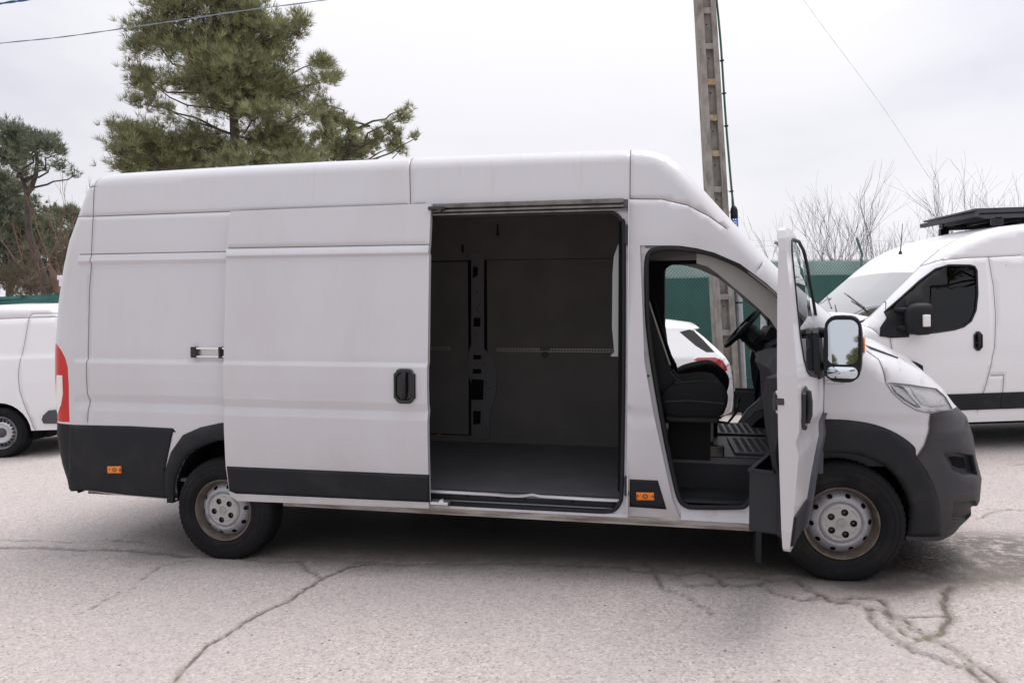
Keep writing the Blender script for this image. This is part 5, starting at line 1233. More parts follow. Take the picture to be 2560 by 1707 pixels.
# ------------------------------------------------------------------ white hatchback seen through the cab
hb_ = empty('hatchback_car', (2.02, 10.15, 0), 'white hatchback with red tail lamp and roof spoiler, seen through the open cab', 'car'); hb_.rotation_euler = (0, 0, pi)
def h2b(u, v): q = wp(u, v, 9.35); return (2.02-float(q[0]), float(q[2]))
WH = [(.15, .80), (.3, .86), (.6, .89), (.9, .88), (1.0, .86), (1.35, .66), (1.5, .60)]
OH_ = [(-.62, .20, .2, .2), (-.76, .30, .22, .22), (-.79, .50, .25, .25), (-.77, .75, .22, .22), (-.72, .93, .14, .14), (-.66, 1.02, .08, .10), (-.56, 1.13, .05, .08), (-.43, 1.27, .05, .08), (-.34, 1.355, .04, .08), (-.40, 1.375, .03, .08), (-.37, 1.405, .05, .08), (-.1, 1.45, .08, .1), (.4, 1.48, .10, .12), (1.1, 1.47, .1, .12), (1.7, 1.33, .1, .14),
       (2.3, 1.02, .14, .2), (2.9, .90, .2, .25), (3.2, .70, .25, .3), (3.25, .4, .25, .3), (3.15, .2, .25, .3)]
shC = Shell(OH_, WH)
CA0 = [(-.34, .1)] + [(x, z-.03) for x, z in arch(0, .34, 0)] + [(.34, .1)]; CA1 = [(2.55-.34, .1)] + [(x, z-.03) for x, z in arch(2.55, .34, 0)] + [(2.55+.34, .1)]
OLC = [tuple(p) for p in shC.O[1:-1]] + [(2.89, .22), (2.2, .22), (.34, .22), (-.34, .22)]
QG = [h2b(u, v) for u, v in ((1566, 763), (1590, 757), (1600, 760), (1618, 780), (1641, 809), (1622, 809), (1600, 795))]
TLm = [h2b(u, v) for u, v in ((1590, 826), (1600, 820.5), (1640, 820), (1656, 827), (1664, 838), (1668, 850), (1662, 852), (1650, 842), (1640, 832), (1600, 829))]
TLw = [h2b(u, v) for u, v in ((1617, 832), (1640, 832), (1650, 842), (1660, 852), (1640, 852), (1622, 844))]
for s in (1, -1):
    build_side(shC, hb_, s, [CA0, CA1], [('tailgate_glass', QG, 'gloss_black'), ('tail_light', TLm, 'red_lens2'), ('tail_light_window', TLw, 'white_lens')], [], [], outl=OLC, grid=.05, defmat='paint_plain')
    add_wheel(hb_, (0, s*.87, .315), side=s, full=False, R0=.315, flat=.312, rimsc=.94, rim='alu', lip='alu'); add_wheel(hb_, (2.55, s*.87, .315), side=s, full=False, R0=.315, flat=.312, rimsc=.94)
    well(hb_, [(x, z+.01) for x, z in CA0], s*.84, s*.55, 0); well(hb_, [(x, z+.01) for x, z in CA1], s*.84, s*.55, 0)
cC = [.05]*len(OH_); cap(shC, hb_, [('rear_bumper', 0, 3, 'paint_plain', 0), ('tailgate', 3, 6, 'paint_plain', 0), ('rear_window', 6, 8, 'gloss_black', 0), ('roof_spoiler', 8, 11, 'paint_plain', 0), ('roof', 11, 13, 'paint_plain', 0), ('windscreen', 13, 15, 'gloss_black', 0), ('hood', 15, 17, 'paint_plain', 0), ('front_bumper', 17, 19, 'paint_plain', 0)], cC)
SGW = [(.1, .98), (.12, 1.30), (.5, 1.38), (1.1, 1.37), (1.6, 1.22), (2.0, 1.0)]; P, T = cdt(SGW, [], [], grid=.1, step=.05); side_mesh(shC, 'side_window', P, T, 'gloss_black', hb_, 1, off=.002, fl=.004, dark=False, skip_outline=False)
b = MB(); b.box((1.2, 0, .26), (3.6, 1.5, .08)); b.mk('underbody', 'under', hb_)
x_, z_ = h2b(1643, 805); b = MB(); b.tube([(x_, .55, z_), (x_-.07, .5, z_+.01)], .018, 6); b.mk('wiper_hub', 'gloss_black', hb_)

b = MB(); b.tube([(x, -float(shBn.w(x, z)[0])-.001, z) for x, z in on([(1895, 873), (1938, 873), (1938, 881), (1895, 881)])], .0012, 4, closed=True); b.mk('chassis_plate_outline', 'seam', big)
# ------------------------------------------------------------------ fence with windbreak netting
mat('net_dark', (.030, .125, .112), rough=.85, var=.12, vscale=3, dirt=(.05, .17, .155), dscale=1.2, dlo=.5, dhi=.8, bump=.002, bscale=300)
mat('net_pale', (.36, .50, .465), rough=.85, var=.08, vscale=2)
mat('wire', (.10, .17, .155), rough=.5, metal=.3)
mat('galv', (.42, .43, .45), rough=.45, metal=.6, dirt=(.30, .31, .33), dscale=14, dlo=.45, dhi=.7)
mat('post_green', (.10, .20, .16), rough=.5)
mat('concrete', (.31, .285, .26), rough=.9, var=.22, vscale=9, dirt=(.15, .135, .12), dscale=7, dlo=.48, dhi=.72, bump=.006, bscale=60, stretch=(1, 1, .45))
mat('lichen', (.33, .22, .08), rough=.95, var=.3, vscale=14, dirt=(.36, .33, .29), dscale=18, dlo=.45, dhi=.6)
mat('cable_green', (.05, .13, .07), rough=.6); mat('cable_blue', (.04, .10, .22), rough=.6); mat('cable_grey', (.22, .25, .31), rough=.6); mat('cable_pale', (.55, .55, .57), rough=.6)
mat('bark', (.085, .070, .062), rough=.95, var=.35, vscale=6, bump=.01, bscale=30)
mat('bark_red', (.20, .125, .095), rough=.95, var=.3, vscale=5)
mat('bark_bare', (.125, .105, .108), rough=.9, var=.25, vscale=3)
mat('needles', (.245, .262, .125), rough=.75, var=.45, vscale=1.3, dirt=(.24, .205, .125), dscale=2.2, dlo=.45, dhi=.75)
mat('needles_blue', (.175, .200, .135), rough=.75, var=.4, vscale=1.3, dirt=(.21, .20, .13), dscale=2, dlo=.5, dhi=.8)
mat('brush', (.15, .115, .085), rough=.9, var=.35, vscale=2, dirt=(.10, .10, .05), dscale=1.2, dlo=.45, dhi=.6)
mat('grass', (.13, .15, .045), rough=.8, var=.4, vscale=3)
def fence(A, B_, z0, zt, zband, label, nm='net_fence', posts=3.0, mesh=True, arm=True):
    A = np.array(A, float); B_ = np.array(B_, float); d = B_-A; Lf = np.linalg.norm(d); d /= Lf; nrm = np.array([d[1], -d[0]])
    if nrm[1] > 0: nrm = -nrm                       # towards the camera
    root = empty(nm, (A[0], A[1], 0), label, 'fence')
    def Pp(s, z, o=0): q = A+d*s+nrm*o-A; return (q[0], q[1], z)
    n = int(Lf/.25); V = []; F = []; zs = np.linspace(z0, zband, 7)
    for i in range(n+1):
        s = Lf*i/n
        for j, z in enumerate(zs):
            sag = -.018*abs(math.sin(s*pi/3.0))+.010*math.sin(s*1.7) if j == len(zs)-1 else 0
            V.append(Pp(s, z+sag, .012*math.sin(s*2.1+j)+.01*math.sin(s*5+j*2)-.02))
    k = len(zs)
    for i in range(n):
        for j in range(k-1): F.append((i*k+j, (i+1)*k+j, (i+1)*k+j+1, i*k+j+1))
    mk('shade_net', V, F, 'net_dark', root, smooth=True)
    V = []; F = []
    for i in range(n+1):
        s = Lf*i/n
        for j, z in enumerate((zband-.12, zband+.1, zt)): V.append(Pp(s, z-(.006*math.sin(s*3) if j == 2 else 0), -.05+.006*math.sin(s*2.6+j)))
    for i in range(n):
        for j in range(2): F.append((i*3+j, (i+1)*3+j, (i+1)*3+j+1, i*3+j+1))
    mk('upper_net', V, F, 'net_pale' if mesh else 'net_dark', root, smooth=True)
    if mesh:
        b = MB(); w = .0035; sp_ = .075; H = zt+.02-z0; s = -H
        while s < Lf:
            for sg in (1, -1):
                a0, a1 = s, s+H; p0, p1 = (z0, zt+.02) if sg > 0 else (zt+.02, z0)
                if a0 < 0: p0 += (p1-p0)*(0-a0)/H; a0 = 0
                if a1 > Lf: p1 = p0+(p1-p0)*(Lf-a0)/(a1-a0); a1 = Lf
                if a1-a0 < .02: continue
                o = .03+.004*sg
                b.add([Pp(a0-w, p0, o), Pp(a0+w, p0, o), Pp(a1+w, p1, o), Pp(a1-w, p1, o), Pp(a0-w, p0, o-.004), Pp(a1-w, p1, o-.004)], [(0, 1, 2, 3), (0, 3, 5, 4)])
            s += sp_
        o = b.mk('chain_link', 'wire', root, fix=False); o['kind'] = 'stuff'
        b = MB()
        for z in (zt+.015, zband, z0+.3): b.tube([Pp(0, z, .04), Pp(Lf, z, .04)], .003, 5)
        b.mk('tension_wire', 'wire', root)
    s = .4
    i = 0
    while s < Lf:
        b = MB(); b.tube([Pp(s, 0, .07), Pp(s, zt+.05, .07)]+([Pp(s+.02, zt+.12, .07), Pp(s-.30, zt+.42, .25)] if arm else []), .024, 8); b.mk('fence_post', 'post_green', root, True)
        s += posts; i += 1
    if arm:
        for k_ in range(3):
            b = MB(); o = .10+.055*k_; z = zt+.17+.10*k_
            b.tube([Pp(q, z+.012*math.sin(q*2+k_), o) for q in np.arange(0, Lf, .8)], .0028, 4); b.mk('barbed_wire', 'galv', root)
    return root
fence((1.0, 12.55), (17.0, 18.8), .02, 2.47, 2.20, 'green windbreak fence with a pale top band and barbed wire, behind the cab')
fence((.98, 12.6), (-4.0, 16.6), .02, 2.47, 2.30, 'green netting fence hidden behind the load area', mesh=False, arm=False)
fence((-4.02, 16.62), (-22, 21.4), .02, 2.44, 2.42, 'dark green netting fence under the pines at the left edge', mesh=False, arm=False)
# galvanised post top and arm near the door tip
gpst = empty('steel_post', (0, 0, 0), 'galvanised fence post with a round cap, left of the open door tip', 'post')
a = wp(1786, 610, 13.2); t_ = wp(1785, 556, 13.2); b = MB(); b.tube([(a[0]+.08, 13.2, .0), (a[0]+.08, 13.2, a[2])], .035, 10); b.tube([tuple(a+np.array([.08, 0, 0])), tuple(wp(1800, 580, 13.2)), tuple(t_)], .032, 10); b.mk('post_tube', 'galv', gpst, True)
b = MB(); b.lathe([(.0001, .03), (.04, .02), (.052, 0), (.05, -.035), (.0001, -.035)], 14, axis='z', cen=tuple(t_)); b.mk('post_cap', 'galv', gpst, True)

# ------------------------------------------------------------------ concrete pole with stepped recesses
PY = 11.3
pole = empty('concrete_pole', (0, 0, 0), 'weathered concrete utility pole with stepped recesses rising behind the cab', 'utility pole')
k = 2352/2560
def pol_edges(v):   # left and right outline in the photo at height v
    uL = np.interp(v, [0, 290, 560, 880], [1600, 1615.5, 1627, 1651]); uR = np.interp(v, [0, 290, 450, 600, 880], [1640, 1659.5, 1671, 1676, 1696]); return uL, uR
zz_, xl_, xr_ = [], [], []
for v in (0, 150, 290, 450, 600, 750, 880):
    uL, uR = pol_edges(v); A_ = wp(uL, v, PY); B2 = wp(uR, v, PY); zz_.append((A_[2]+B2[2])/2); xl_.append(A_[0]); xr_.append(B2[0])
fl = np.polyfit(zz_, xl_, 1); fr = np.polyfit(zz_, xr_, 1)
XL = lambda z: fl[0]*z+fl[1]
XR = lambda z: fr[0]*z+fr[1]
ZB, ZT = 0.0, 9.4
def pbox(z0, z1, a0, a1, y0, y1, b):
    """slab between fractions a0..a1 of the pole width, y0..y1"""
    v = []
    for z in (z0, z1):
        w = XR(z)-XL(z); d = .16*(1-.25*z/9)
        for fx, fy in ((a0, y0), (a1, y0), (a1, y1), (a0, y1)): v.append((XL(z)+w*fx, PY+fy*d, z))
    b.add(v, [(0, 1, 5, 4), (1, 2, 6, 5), (2, 3, 7, 6), (3, 0, 4, 7), (4, 5, 6, 7), (3, 2, 1, 0)])
b = MB(); pbox(ZB, ZT, 0, .30, -.5, 1.2, b); b.mk('pole_flange', 'concrete', pole)
b = MB(); pbox(ZB, ZT, .72, 1, -.5, 1.2, b); b.mk('pole_flange', 'concrete', pole)
b = MB(); pbox(ZB, ZT, .30, .72, .15, .75, b); b.mk('pole_web', 'concrete', pole)
ry = [32+89.2*i for i in range(-6, 12)]
for i, sy in enumerate(ry):
    z = wp(1622, sy*k, PY)[2]
    if z < .1: continue
    b = MB(); pbox(z-.03, z+.055, .28, .74, -.42, .2, b); b.mk('pole_step', 'lichen' if i in (8, 9, 10) else 'concrete', pole)
    b = MB(); x = XL(z)+(XR(z)-XL(z))*.5; b.lathe([(.0001, -.001), (.011, -.001), (.011, .01)], 8, cen=(x+.01, PY+.018, z-.17+.02*(i % 3))); b.mk('bolt_hole', 'liner', pole)
for sy in (715, 805):   # curved formwork marks
    z = wp(1660, sy*k, PY)[2]; x = XL(z)+(XR(z)-XL(z))*.5
    b = MB(); b.tube([(x+.02+.035*cos(t), PY+.020, z+.10*sin(t)) for t in np.linspace(-1.2, 1.2, 9)], .006, 5); b.mk('casting_mark', 'seam', pole)
# conduit, cable and label beside the pole
cond = empty('cable_conduit', (0, 0, 0), 'galvanised conduit with a green cable entering its black boot, right of the pole', 'conduit')
def W_(u, v, y=PY+.05): return tuple(wp(u, v, y))
b = MB(); b.tube([W_(1713, 985), W_(1706, 860), W_(1697, 680), W_(1686, 500)], .050, 12); b.mk('conduit_pipe', 'galv', cond, True)
b = MB(); b.tube([W_(1686.5, 502), W_(1686, 484), W_(1685, 478), W_(1684, 472)], [.056, .056, .045, .022], 12); b.mk('rubber_boot', 'rubber', cond, True)
b = MB(); b.tube([W_(1688, 521), W_(1687, 502)], .0535, 12, cap=False); b.mk('blue_label', 'blue_label', cond, True)
b = MB()
for (u, v) in ((1684.5, 504.5), (1689.5, 504.5), (1687, 510), (1690.5, 510.5), (1684, 516.5), (1687.5, 516.5), (1691, 516)):
    q = W_(u, v, PY-.005); b.box(q, (.016, .004, .022)); 
o = b.mk('label_print', 'white_print', cond); o['kind'] = 'stuff'
for v in (560, 695, 905):
    q = W_(np.interp(v, [500, 680, 860, 985], [1686, 1697, 1706, 1713]), v); b = MB(); b.lathe([(.054, -.012), (.056, 0), (.054, .012)], 14, axis='z', cen=q); b.box((q[0]-.09, q[1], q[2]), (.10, .02, .012)); b.mk('pipe_clamp', 'bolt', cond)
cb = interp_poly([W_(u, v) for u, v in ((1633, -120), (1646, 0), (1652, 60), (1657, 120), (1664, 230), (1669, 300), (1674, 360), (1680, 430), (1685, 475))], 6)
b = MB(); b.tube([tuple(q) for q in cb], .017, 7); b.mk('green_cable', 'cable_green', cond, True)
b = MB(); b.tube([W_(1680, 440), W_(1681, 480), W_(1675, 490)], .006, 5); b.tube([W_(1682, 430), W_(1683, 478)], .006, 5); b.mk('loose_lead', 'galv', cond)
for v in (140, 215, 290, 440):
    u = np.interp(v, [0, 60, 120, 230, 300, 360, 430], [1646, 1652, 1657, 1664, 1669, 1674, 1680]); q = W_(u, v); b = MB(); b.box(q, (.05, .05, .018)); b.tube([q, (q[0]-.07, q[1], q[2]+.01)], .005, 4); b.mk('cable_tie', 'rubber', cond)
# overhead cables
def wire(nm, pts, Y, r, m, label):
    P = interp_poly([wp(u, v, Y) for u, v in pts], 8); b = MB()
    for ph in (0, pi): b.tube([(q[0]+r*.8*cos(ph+i*.9), q[1], q[2]+r*.8*sin(ph+i*.9)) for i, q in enumerate(P)], r, 6)
    return tag(b.mk(nm, m, None, True), label, 'cable')
wire('overhead_cable', ((-1500, 320), (-700, 190), (-250, 128), (0, 100), (130, 87), (270, 68), (420, 46), (560, 25), (750, 0), (1000, -40), (1600, -150), (2600, -360)), 13, .0062, 'cable_grey', 'thin twisted grey cable sagging across the sky in front of the big pine')
wire('overhead_cable', ((-1200, 230), (-600, 115), (-200, 42), (0, 9), (80, -3), (300, -40), (1000, -170), (2200, -420)), 10, .010, 'cable_blue', 'short blue cable cutting the top left corner of the sky')
wire('overhead_cable', ((1800, -60), (1845, 0), (1900, 75), (1960, 155), (2030, 250), (2090, 340), (2135, 410)), 24, .0035, 'cable_pale', 'faint pale wire slanting down the sky towards the bare trees on the right')

# ------------------------------------------------------------------ pines
def tufts(points, dirs, rngl, n=13, ln=.16, wd=.011, spread=1.0):
    m = len(points); a = rngl.normal(0, 1, (m, n, 3)); a /= np.linalg.norm(a, axis=2)[:, :, None]
    d = dirs[:, None, :]*1.0 + a*spread; d /= np.linalg.norm(d, axis=2)[:, :, None]
    L_ = ln*rngl.uniform(.7, 1.25, (m, n, 1)); s = np.cross(d, rngl.normal(0, 1, (m, n, 3))); s /= np.linalg.norm(s, axis=2)[:, :, None]+1e-9
    c = points[:, None, :] + a*ln*.12
    V = np.stack([c-s*wd, c+s*wd, c+d*L_], 2).reshape(-1, 3)
    return V
def crooked(a, b, rngl, n=6, amp=.06):
    a = np.array(a, float); b = np.array(b, float); L_ = np.linalg.norm(b-a); P = [a+(b-a)*t for t in np.linspace(0, 1, n)]
    for i in range(1, n-1): P[i] = P[i]+rngl.normal(0, 1, 3)*L_*amp
    return P
def pine(nm, label, cat, Y, trunk, clumps, dens, needle='needles', ln=.16, seed=1, tr=.2, group=None, bark='bark', limb=True, depth=.9, wd=.011, nper=13):
    """trunk: photo points; clumps: (u,v,ru,rv,density) photo ellipses given real depth around the trunk"""
    r = np.random.default_rng(seed); ppm = 1710/Y; T = [wp(u, v, Y) for u, v in trunk]; base = np.array([T[0][0], Y, 0.0])
    root = empty(nm, tuple(base), label, cat, group)
    b = MB(); T2 = [tuple(np.array(q)-base) for q in interp_poly([(T[0][0], Y, 0)]+T, 4)]; rr_ = np.linspace(tr, tr*.25, len(T2)); b.tube(T2, list(rr_), 10)
    b.mk('trunk', bark, root, True)
    tp = np.array(T2)+base; lb = MB(); pts = []; drs = []
    for (u, v, ru, rv, de) in clumps:
        c = wp(u, v, Y); R_ = np.array([ru/ppm, 0, rv/ppm]); R_[1] = max(R_[0], R_[2])*depth
        off = r.uniform(-1, 1)*min(1.6, 110/ppm)*(1 if ru < 70 else .4); c = c+np.array([0, off, 0]); c = np.array([c[0]*(Y+off)/Y, c[1], CH+(c[2]-CH)*(Y+off)/Y])
        # limb from the trunk, a bit below
        j = np.argmin(np.abs(tp[:, 2]-(c[2]-.35*abs(c[0]-tp[:, 0])-.1)))
        if limb:
            P = crooked(tp[j], c, r, 6, .05); lb.tube([tuple(q-base) for q in P], list(np.linspace(min(.05, tr*.4), .016, 6)), 5)
        n = int(de*dens*(ru*rv)/900*(Y/26)**0)
        nb_ = max(4, n//12)
        for k_ in range(nb_):
            a = r.normal(0, 1, 3); a /= np.linalg.norm(a); rad = r.uniform(.35, 1.0)**.6; e_ = c+a*R_*rad
            s0 = c+(e_-c)*r.uniform(0, .3); P = crooked(s0, e_, r, 4, .10)
            lb.tube([tuple(q-base) for q in P], [.012, .010, .007, .004], 3)
            m = max(3, n//nb_)
            t = r.uniform(.25, 1.05, m); q = s0+(e_-s0)*t[:, None]+r.normal(0, 1, (m, 3))*np.array([.17, .17, .12])*min(1.6, max(.6, ru/50))
            pts.append(q); dd = (a*.7+np.array([0, 0, .75])); drs.append(np.tile(dd/np.linalg.norm(dd), (m, 1)))
    lb.mk('limbs', bark, root, True, fix=False)
    P = np.concatenate(pts)-base; D = np.concatenate(drs); V = tufts(P, D, r, n=nper, ln=ln, wd=wd, spread=.8)
    me = bpy.data.meshes.new('crown'); nV = len(V); me.vertices.add(nV); me.vertices.foreach_set('co', V.ravel()); me.loops.add(nV); me.loops.foreach_set('vertex_index', np.arange(nV, dtype=np.int32))
    me.polygons.add(nV//3); me.polygons.foreach_set('loop_start', np.arange(0, nV, 3, dtype=np.int32)); me.update(); me.validate()
    me.materials.append(MATS[needle]); o = bpy.data.objects.new('crown', me); COL.objects.link(o); o.parent = root; o['kind'] = 'stuff'
    return root
BIG = [(480, -10, 105, 45, 1), (480, -70, 90, 40, .9), (400, 25, 80, 30, 1), (360, 70, 70, 40, .8), (330, 105, 48, 30, .7), (425, 110, 80, 45, 1), (560, 45, 85, 50, 1.3), (500, 80, 60, 40, 1), (640, 70, 55, 26, .9), (685, 60, 30, 22, .8), (690, 40, 20, 18, .7),
    (550, 120, 110, 45, 1.4), (480, 150, 80, 40, 1.1), (640, 120, 60, 30, .7), (320, 175, 40, 38, .8), (360, 200, 50, 40, .5), (430, 190, 50, 30, .5), (540, 175, 110, 60, 1.9), (580, 210, 100, 55, 1.8), (470, 205, 60, 35, 1.0), (500, 230, 70, 35, .9), (640, 200, 55, 45, 1.0),
    (690, 215, 60, 35, .5), (735, 190, 40, 30, .6), (742, 140, 24, 38, .9), (760, 175, 18, 25, .7), (330, 240, 40, 25, .5), (400, 260, 50, 25, .3), (600, 262, 60, 28, .8), (690, 265, 60, 28, .5), (740, 260, 30, 40, .5),
    (275, 290, 26, 18, .9), (310, 315, 55, 32, 1.0), (280, 340, 36, 34, 1.0), (370, 335, 80, 45, 1.3), (400, 375, 130, 35, 1.6), (300, 380, 40, 25, 1.0), (450, 320, 60, 35, .9), (520, 350, 60, 40, .8), (560, 375, 80, 25, .9), (625, 320, 80, 45, 1.1), (660, 350, 70, 40, 1.3), (690, 380, 60, 25, 1.2), (620, 385, 60, 25, 1)]
pine('pine_tree', 'tall broad olive-green pine rising above the rear roof of the big van', 'pine tree', 26, [(545, 420), (540, 330), (536, 260), (525, 190), (505, 120), (492, 40), (480, -40), (478, -90)], BIG, 125, ln=.26, seed=3, tr=.20, wd=.0088, nper=15)
R2 = [(738, 240, 20, 26, 1), (760, 275, 35, 30, 1), (745, 310, 35, 35, 1), (800, 300, 35, 24, .9), (790, 335, 60, 30, 1.2), (840, 345, 50, 24, 1.2), (865, 318, 28, 22, 1), (900, 300, 26, 26, .9), (905, 335, 30, 22, .8), (925, 268, 24, 20, .9), (940, 250, 12, 12, .8), (955, 318, 18, 10, .7), (915, 350, 30, 12, .6), (760, 360, 70, 20, 1.2)]
pine('pine_tree', 'smaller brighter pine right of the tall pine, over the sliding door', 'pine tree', 30, [(790, 420), (800, 350), (815, 300), (850, 290)], R2, 130, ln=.23, wd=.011, seed=8, tr=.12)
LF = [(20, 310, 45, 32, 1.1), (70, 315, 45, 28, 1.1), (100, 340, 30, 28, .9), (50, 350, 50, 30, .8), (128, 325, 16, 18, .8), (135, 355, 18, 20, .7), (150, 380, 20, 12, .6), (110, 385, 30, 14, .35), (10, 370, 45, 35, .9), (60, 395, 45, 20, .4), (172, 402, 8, 5, .5)]
pine('pine_tree', 'leaning grey-green pine with a forked bare trunk at the left edge', 'pine tree', 27, [(108, 692), (100, 640), (84, 590), (68, 540), (63, 480), (60, 440), (48, 405), (30, 370)], LF, 150, needle='needles_blue', ln=.21, seed=11, tr=.19)
b_root = [o for o in bpy.data.objects if o.name.startswith('pine_tree') and o.parent is None][-1]
bb = np.array(b_root.location); b = MB(); b.tube([tuple(wp(u, v, 27)-bb) for u, v in ((62, 445), (72, 430), (82, 405), (86, 370), (80, 340))], [.10, .09, .075, .06, .04], 8); b.mk('forked_limb', 'bark', b_root, True)
LB = [(10, 430, 45, 40, 1), (45, 470, 45, 35, .9), (0, 500, 50, 40, 1), (35, 530, 45, 35, 1), (75, 520, 25, 35, .6), (5, 570, 45, 35, .9), (110, 520, 35, 30, .8), (150, 500, 35, 25, .8), (175, 485, 20, 16, .7), (100, 560, 40, 30, .7), (170, 530, 30, 30, .5)]
pine('pine_tree', 'dense dark pine standing behind the leaning pine at the left edge', 'pine tree', 33, [(20, 690), (24, 600), (20, 500), (10, 420)], LB, 230, needle='needles_blue', ln=.24, seed=12, tr=.16, wd=.014)
pine('evergreen_bush', 'dark bushy evergreens filling the gap between the pines and the van tail', 'bush', 36, [(140, 690), (150, 600), (160, 520)], [(120, 600, 50, 60, 1), (160, 570, 45, 60, 1), (60, 590, 45, 50, .8), (20, 620, 40, 50, 1), (90, 650, 60, 40, 1), (160, 650, 40, 40, 1), (200, 600, 40, 60, 1), (40, 560, 60, 50, 1), (20, 480, 50, 40, .8), (100, 500, 50, 40, .5)], 150, needle='needles_blue', ln=.2, seed=14, tr=.1, wd=.018)
pine('dry_bush', 'brown dry brush above the netting at the far left', 'bush', 24, [(30, 692), (30, 660)], [(35, 640, 50, 38, 1.4), (5, 650, 30, 35, 1.2), (150, 600, 25, 45, .5), (165, 640, 22, 40, .5), (75, 665, 30, 25, .9), (120, 670, 40, 20, .9)], 60, needle='brush', ln=.24, seed=15, tr=.04, wd=.007, bark='bark_red')

def bare(nm, label, u, v, Y, top, seed, stems=5, spread=.45, cat='bare tree', m='bark_bare', thick=.05, lev=5, group=None):
    r = np.random.default_rng(seed); base = wp(u, v, Y); base = np.array([base[0], Y, 0.]); H = wp(u, top, Y)[2]
    root = empty(nm, tuple(base), label, cat, group); b = MB(); cnt = [0]
    def grow(p, d, L_, rad, lv):
        if lv == 0 or cnt[0] > 1500: return
        cnt[0] += 1; n = 4; P = [p]; 
        for i in range(n):
            d = d + r.normal(0, .10, 3) + np.array([0, 0, .05]); d /= np.linalg.norm(d); P.append(P[-1]+d*L_/n)
        b.tube([tuple(q) for q in P], list(np.linspace(rad, rad*.6, n+1)), 4 if lv > 2 else 3, cap=False)
        k_ = 2 if lv > 3 else 3
        for i in range(k_):
            f = P[-1] if i == 0 else P[r.integers(1, n+1)]; a = r.normal(0, 1, 3); a[2] = abs(a[2])*.5; nd_ = d+a*.30; nd_ /= np.linalg.norm(nd_)
            grow(f, nd_, L_*r.uniform(.62, .86), rad*.62, lv-1)
    for s in range(stems):
        a = r.uniform(0, 2*pi); d = np.array([cos(a)*spread*.8*r.uniform(.2, 1), sin(a)*spread*.6, 1]); d /= np.linalg.norm(d)
        grow(np.array([r.normal(0, .1), r.normal(0, .1), 0]), d, H*.315*r.uniform(.8, 1.12), thick*r.uniform(.6, 1), lev)
    b.mk('branches', m, root, fix=False)
    return root
BT = [(1795, 470, 3, .30, 'bare sapling just left of the open door tip'), (1845, 455, 5, .40, 'bare bush-like tree right above the open door'), (1905, 500, 3, .5, 'low bare tree with a slanting limb between the door and the tallest one'), (1925, 400, 4, .22, 'tall slim bare tree with two thin leaders'), (1990, 372, 6, .40, 'tallest bare tree, forking from one base behind the fence'),
      (2045, 470, 5, .35, 'short bare tree just left of the white van roof'), (2095, 470, 3, .3, 'bare tree whose tips show above the white van windscreen'), (2215, 345, 9, .50, 'wide dense bare tree behind the dark roof rack'), (2300, 400, 5, .35, 'bare tree at the right edge above the roof rack'), (2365, 420, 5, .35, 'bare tree cut by the right edge of the picture')]
for i, (u, tp_, st_, sp_, lb_) in enumerate(BT): bare('bare_tree', lb_, u, 600, 21+(i % 3)*2.2, tp_, 40+i, st_, sp_, thick=.027)
bare('bare_tree', 'thin twig tree seen above the fence through the cab', 1560, 610, 20, 560, 70, 3, .3, thick=.02, lev=4)
bare('dead_tree', 'reddish dead pine with bare twigs between the leaning pine and the van tail', 124, 600, 26, 400, 61, 3, .20, m='bark_red', thick=.07, lev=6, cat='dead tree')
bare('dead_tree', 'pale dead twiggy tree touching the rear roof corner of the big van', 185, 600, 30, 450, 64, 4, .35, m='bark_red', thick=.035, lev=6, cat='dead tree')
b = MB(); b.tube([tuple(wp(u, v, 24)) for u, v in ((138, 700), (130, 660), (120, 625), (110, 605))], [.12, .10, .09, .05], 7); tag(b.mk('dead_log', 'bark_red', None, True), 'broken pale leaning trunk just above the netting, beside the van tail', 'log')
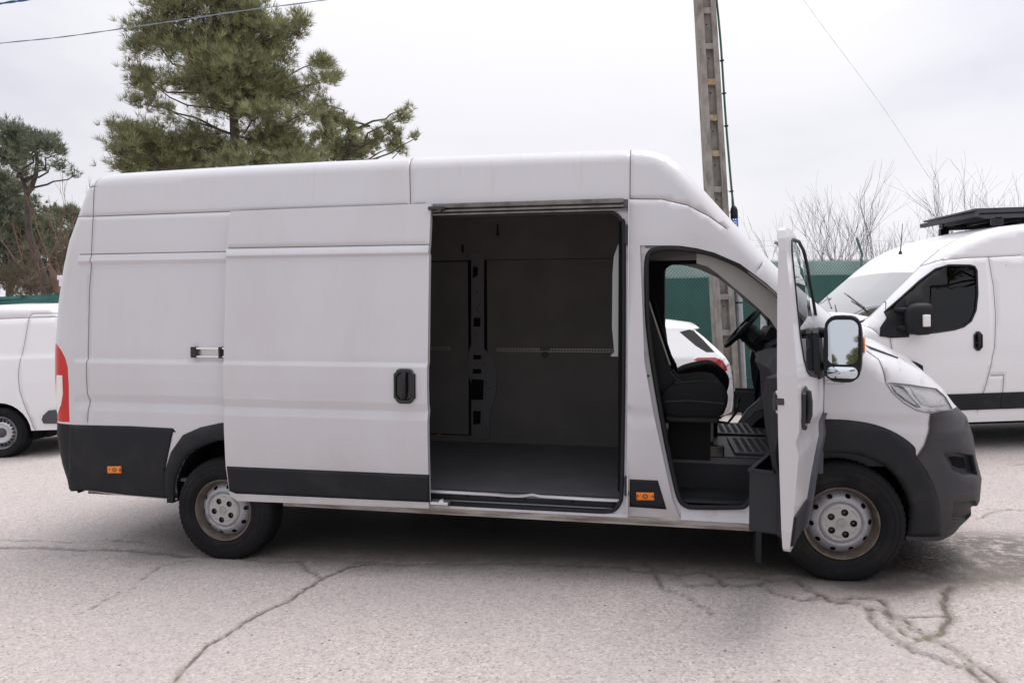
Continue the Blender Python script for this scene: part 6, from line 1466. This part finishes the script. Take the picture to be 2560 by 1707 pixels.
# grass verge under the fence
r = np.random.default_rng(3); n = 26000; gxv = r.uniform(1.4, 9.5, n); gyv = 10.9+r.uniform(0, 1, n)**1.0*2.2+(gxv-1.4)*.25; ln_ = r.uniform(.04, .13, n)
dx = r.normal(0, .035, n); dy = r.normal(0, .035, n); w_ = .006
V = np.zeros((n, 3, 3)); V[:, 0] = np.stack([gxv-w_, gyv, 0*gxv], 1); V[:, 1] = np.stack([gxv+w_, gyv, 0*gxv], 1); V[:, 2] = np.stack([gxv+dx, gyv+dy, ln_], 1)
o = mk('grass_verge', V.reshape(-1, 3), np.arange(3*n).reshape(-1, 3), 'grass'); tag(o, 'rough green grass verge along the foot of the fence', 'grass', kind='stuff')
b = MB(); b.add([(1.0, 10.8, .012), (12, 13.4, .012), (12, 18, .012), (1.0, 14, .012)], [(0, 1, 2, 3)]); tag(b.mk('soil_verge', 'brush', None), 'dry earth strip below the fence', kind='structure')
# pines across the road behind the viewpoint: they show in the door mirror
src = {}
for o in bpy.data.objects:
    if o.parent and o.parent.name == 'pine_tree': src[o.name.split('.')[0]] = o
mo_, mr_, mp_ = np.array([1.79, 4.05]), np.array([-.571, -.821]), np.array([.821, -.571])
ROAD = [(66, 2.0, .46, .4), (72, -1.45, .36, 2), (92, 2.0, .50, 3.3), (95, -1.5, .42, 1.2), (125, 1.9, .5, 4.2), (130, -2.0, .46, 5.1), (60, 6, .7, .9)]
for i, (tt, of, s, rz) in enumerate(ROAD):
    x, y = mo_+mr_*tt+mp_*of
    t = empty('pine_tree', (x, y, -6.6*s+.7), ['pine across the road seen in the door mirror, %s' % w for w in ('near left', 'far left', 'outermost left', 'middle right', 'nearest right', 'far right', 'distant')][i], 'pine tree')
    t.scale = (s, s, s); t.rotation_euler = (0, 0, rz)
    for o in src.values():
        c = o.copy(); COL.objects.link(c); c.parent = t

for i, (x, y, s, rz, w) in enumerate(((-34, -12, 1.0, .7, 'leftmost'), (-27, -6, .8, 2.2, 'second from the left'), (3, -24, 1.05, 3.9, 'behind the viewpoint'), (12, -20, .95, 5.0, 'right of the viewpoint'), (21, -16, 1.1, 1.0, 'far to the right'), (-5, -27, 1.0, 2.9, 'left of the viewpoint'), (31, -12, 1.0, .2, 'rightmost'))):
    t = empty('pine_tree', (x, y, 0), 'tall roadside pine on the near side of the car park, ' + w, 'pine tree'); t.scale = (s, s, s); t.rotation_euler = (0, 0, rz)
    for o in src.values():
        c = o.copy(); COL.objects.link(c); c.parent = t
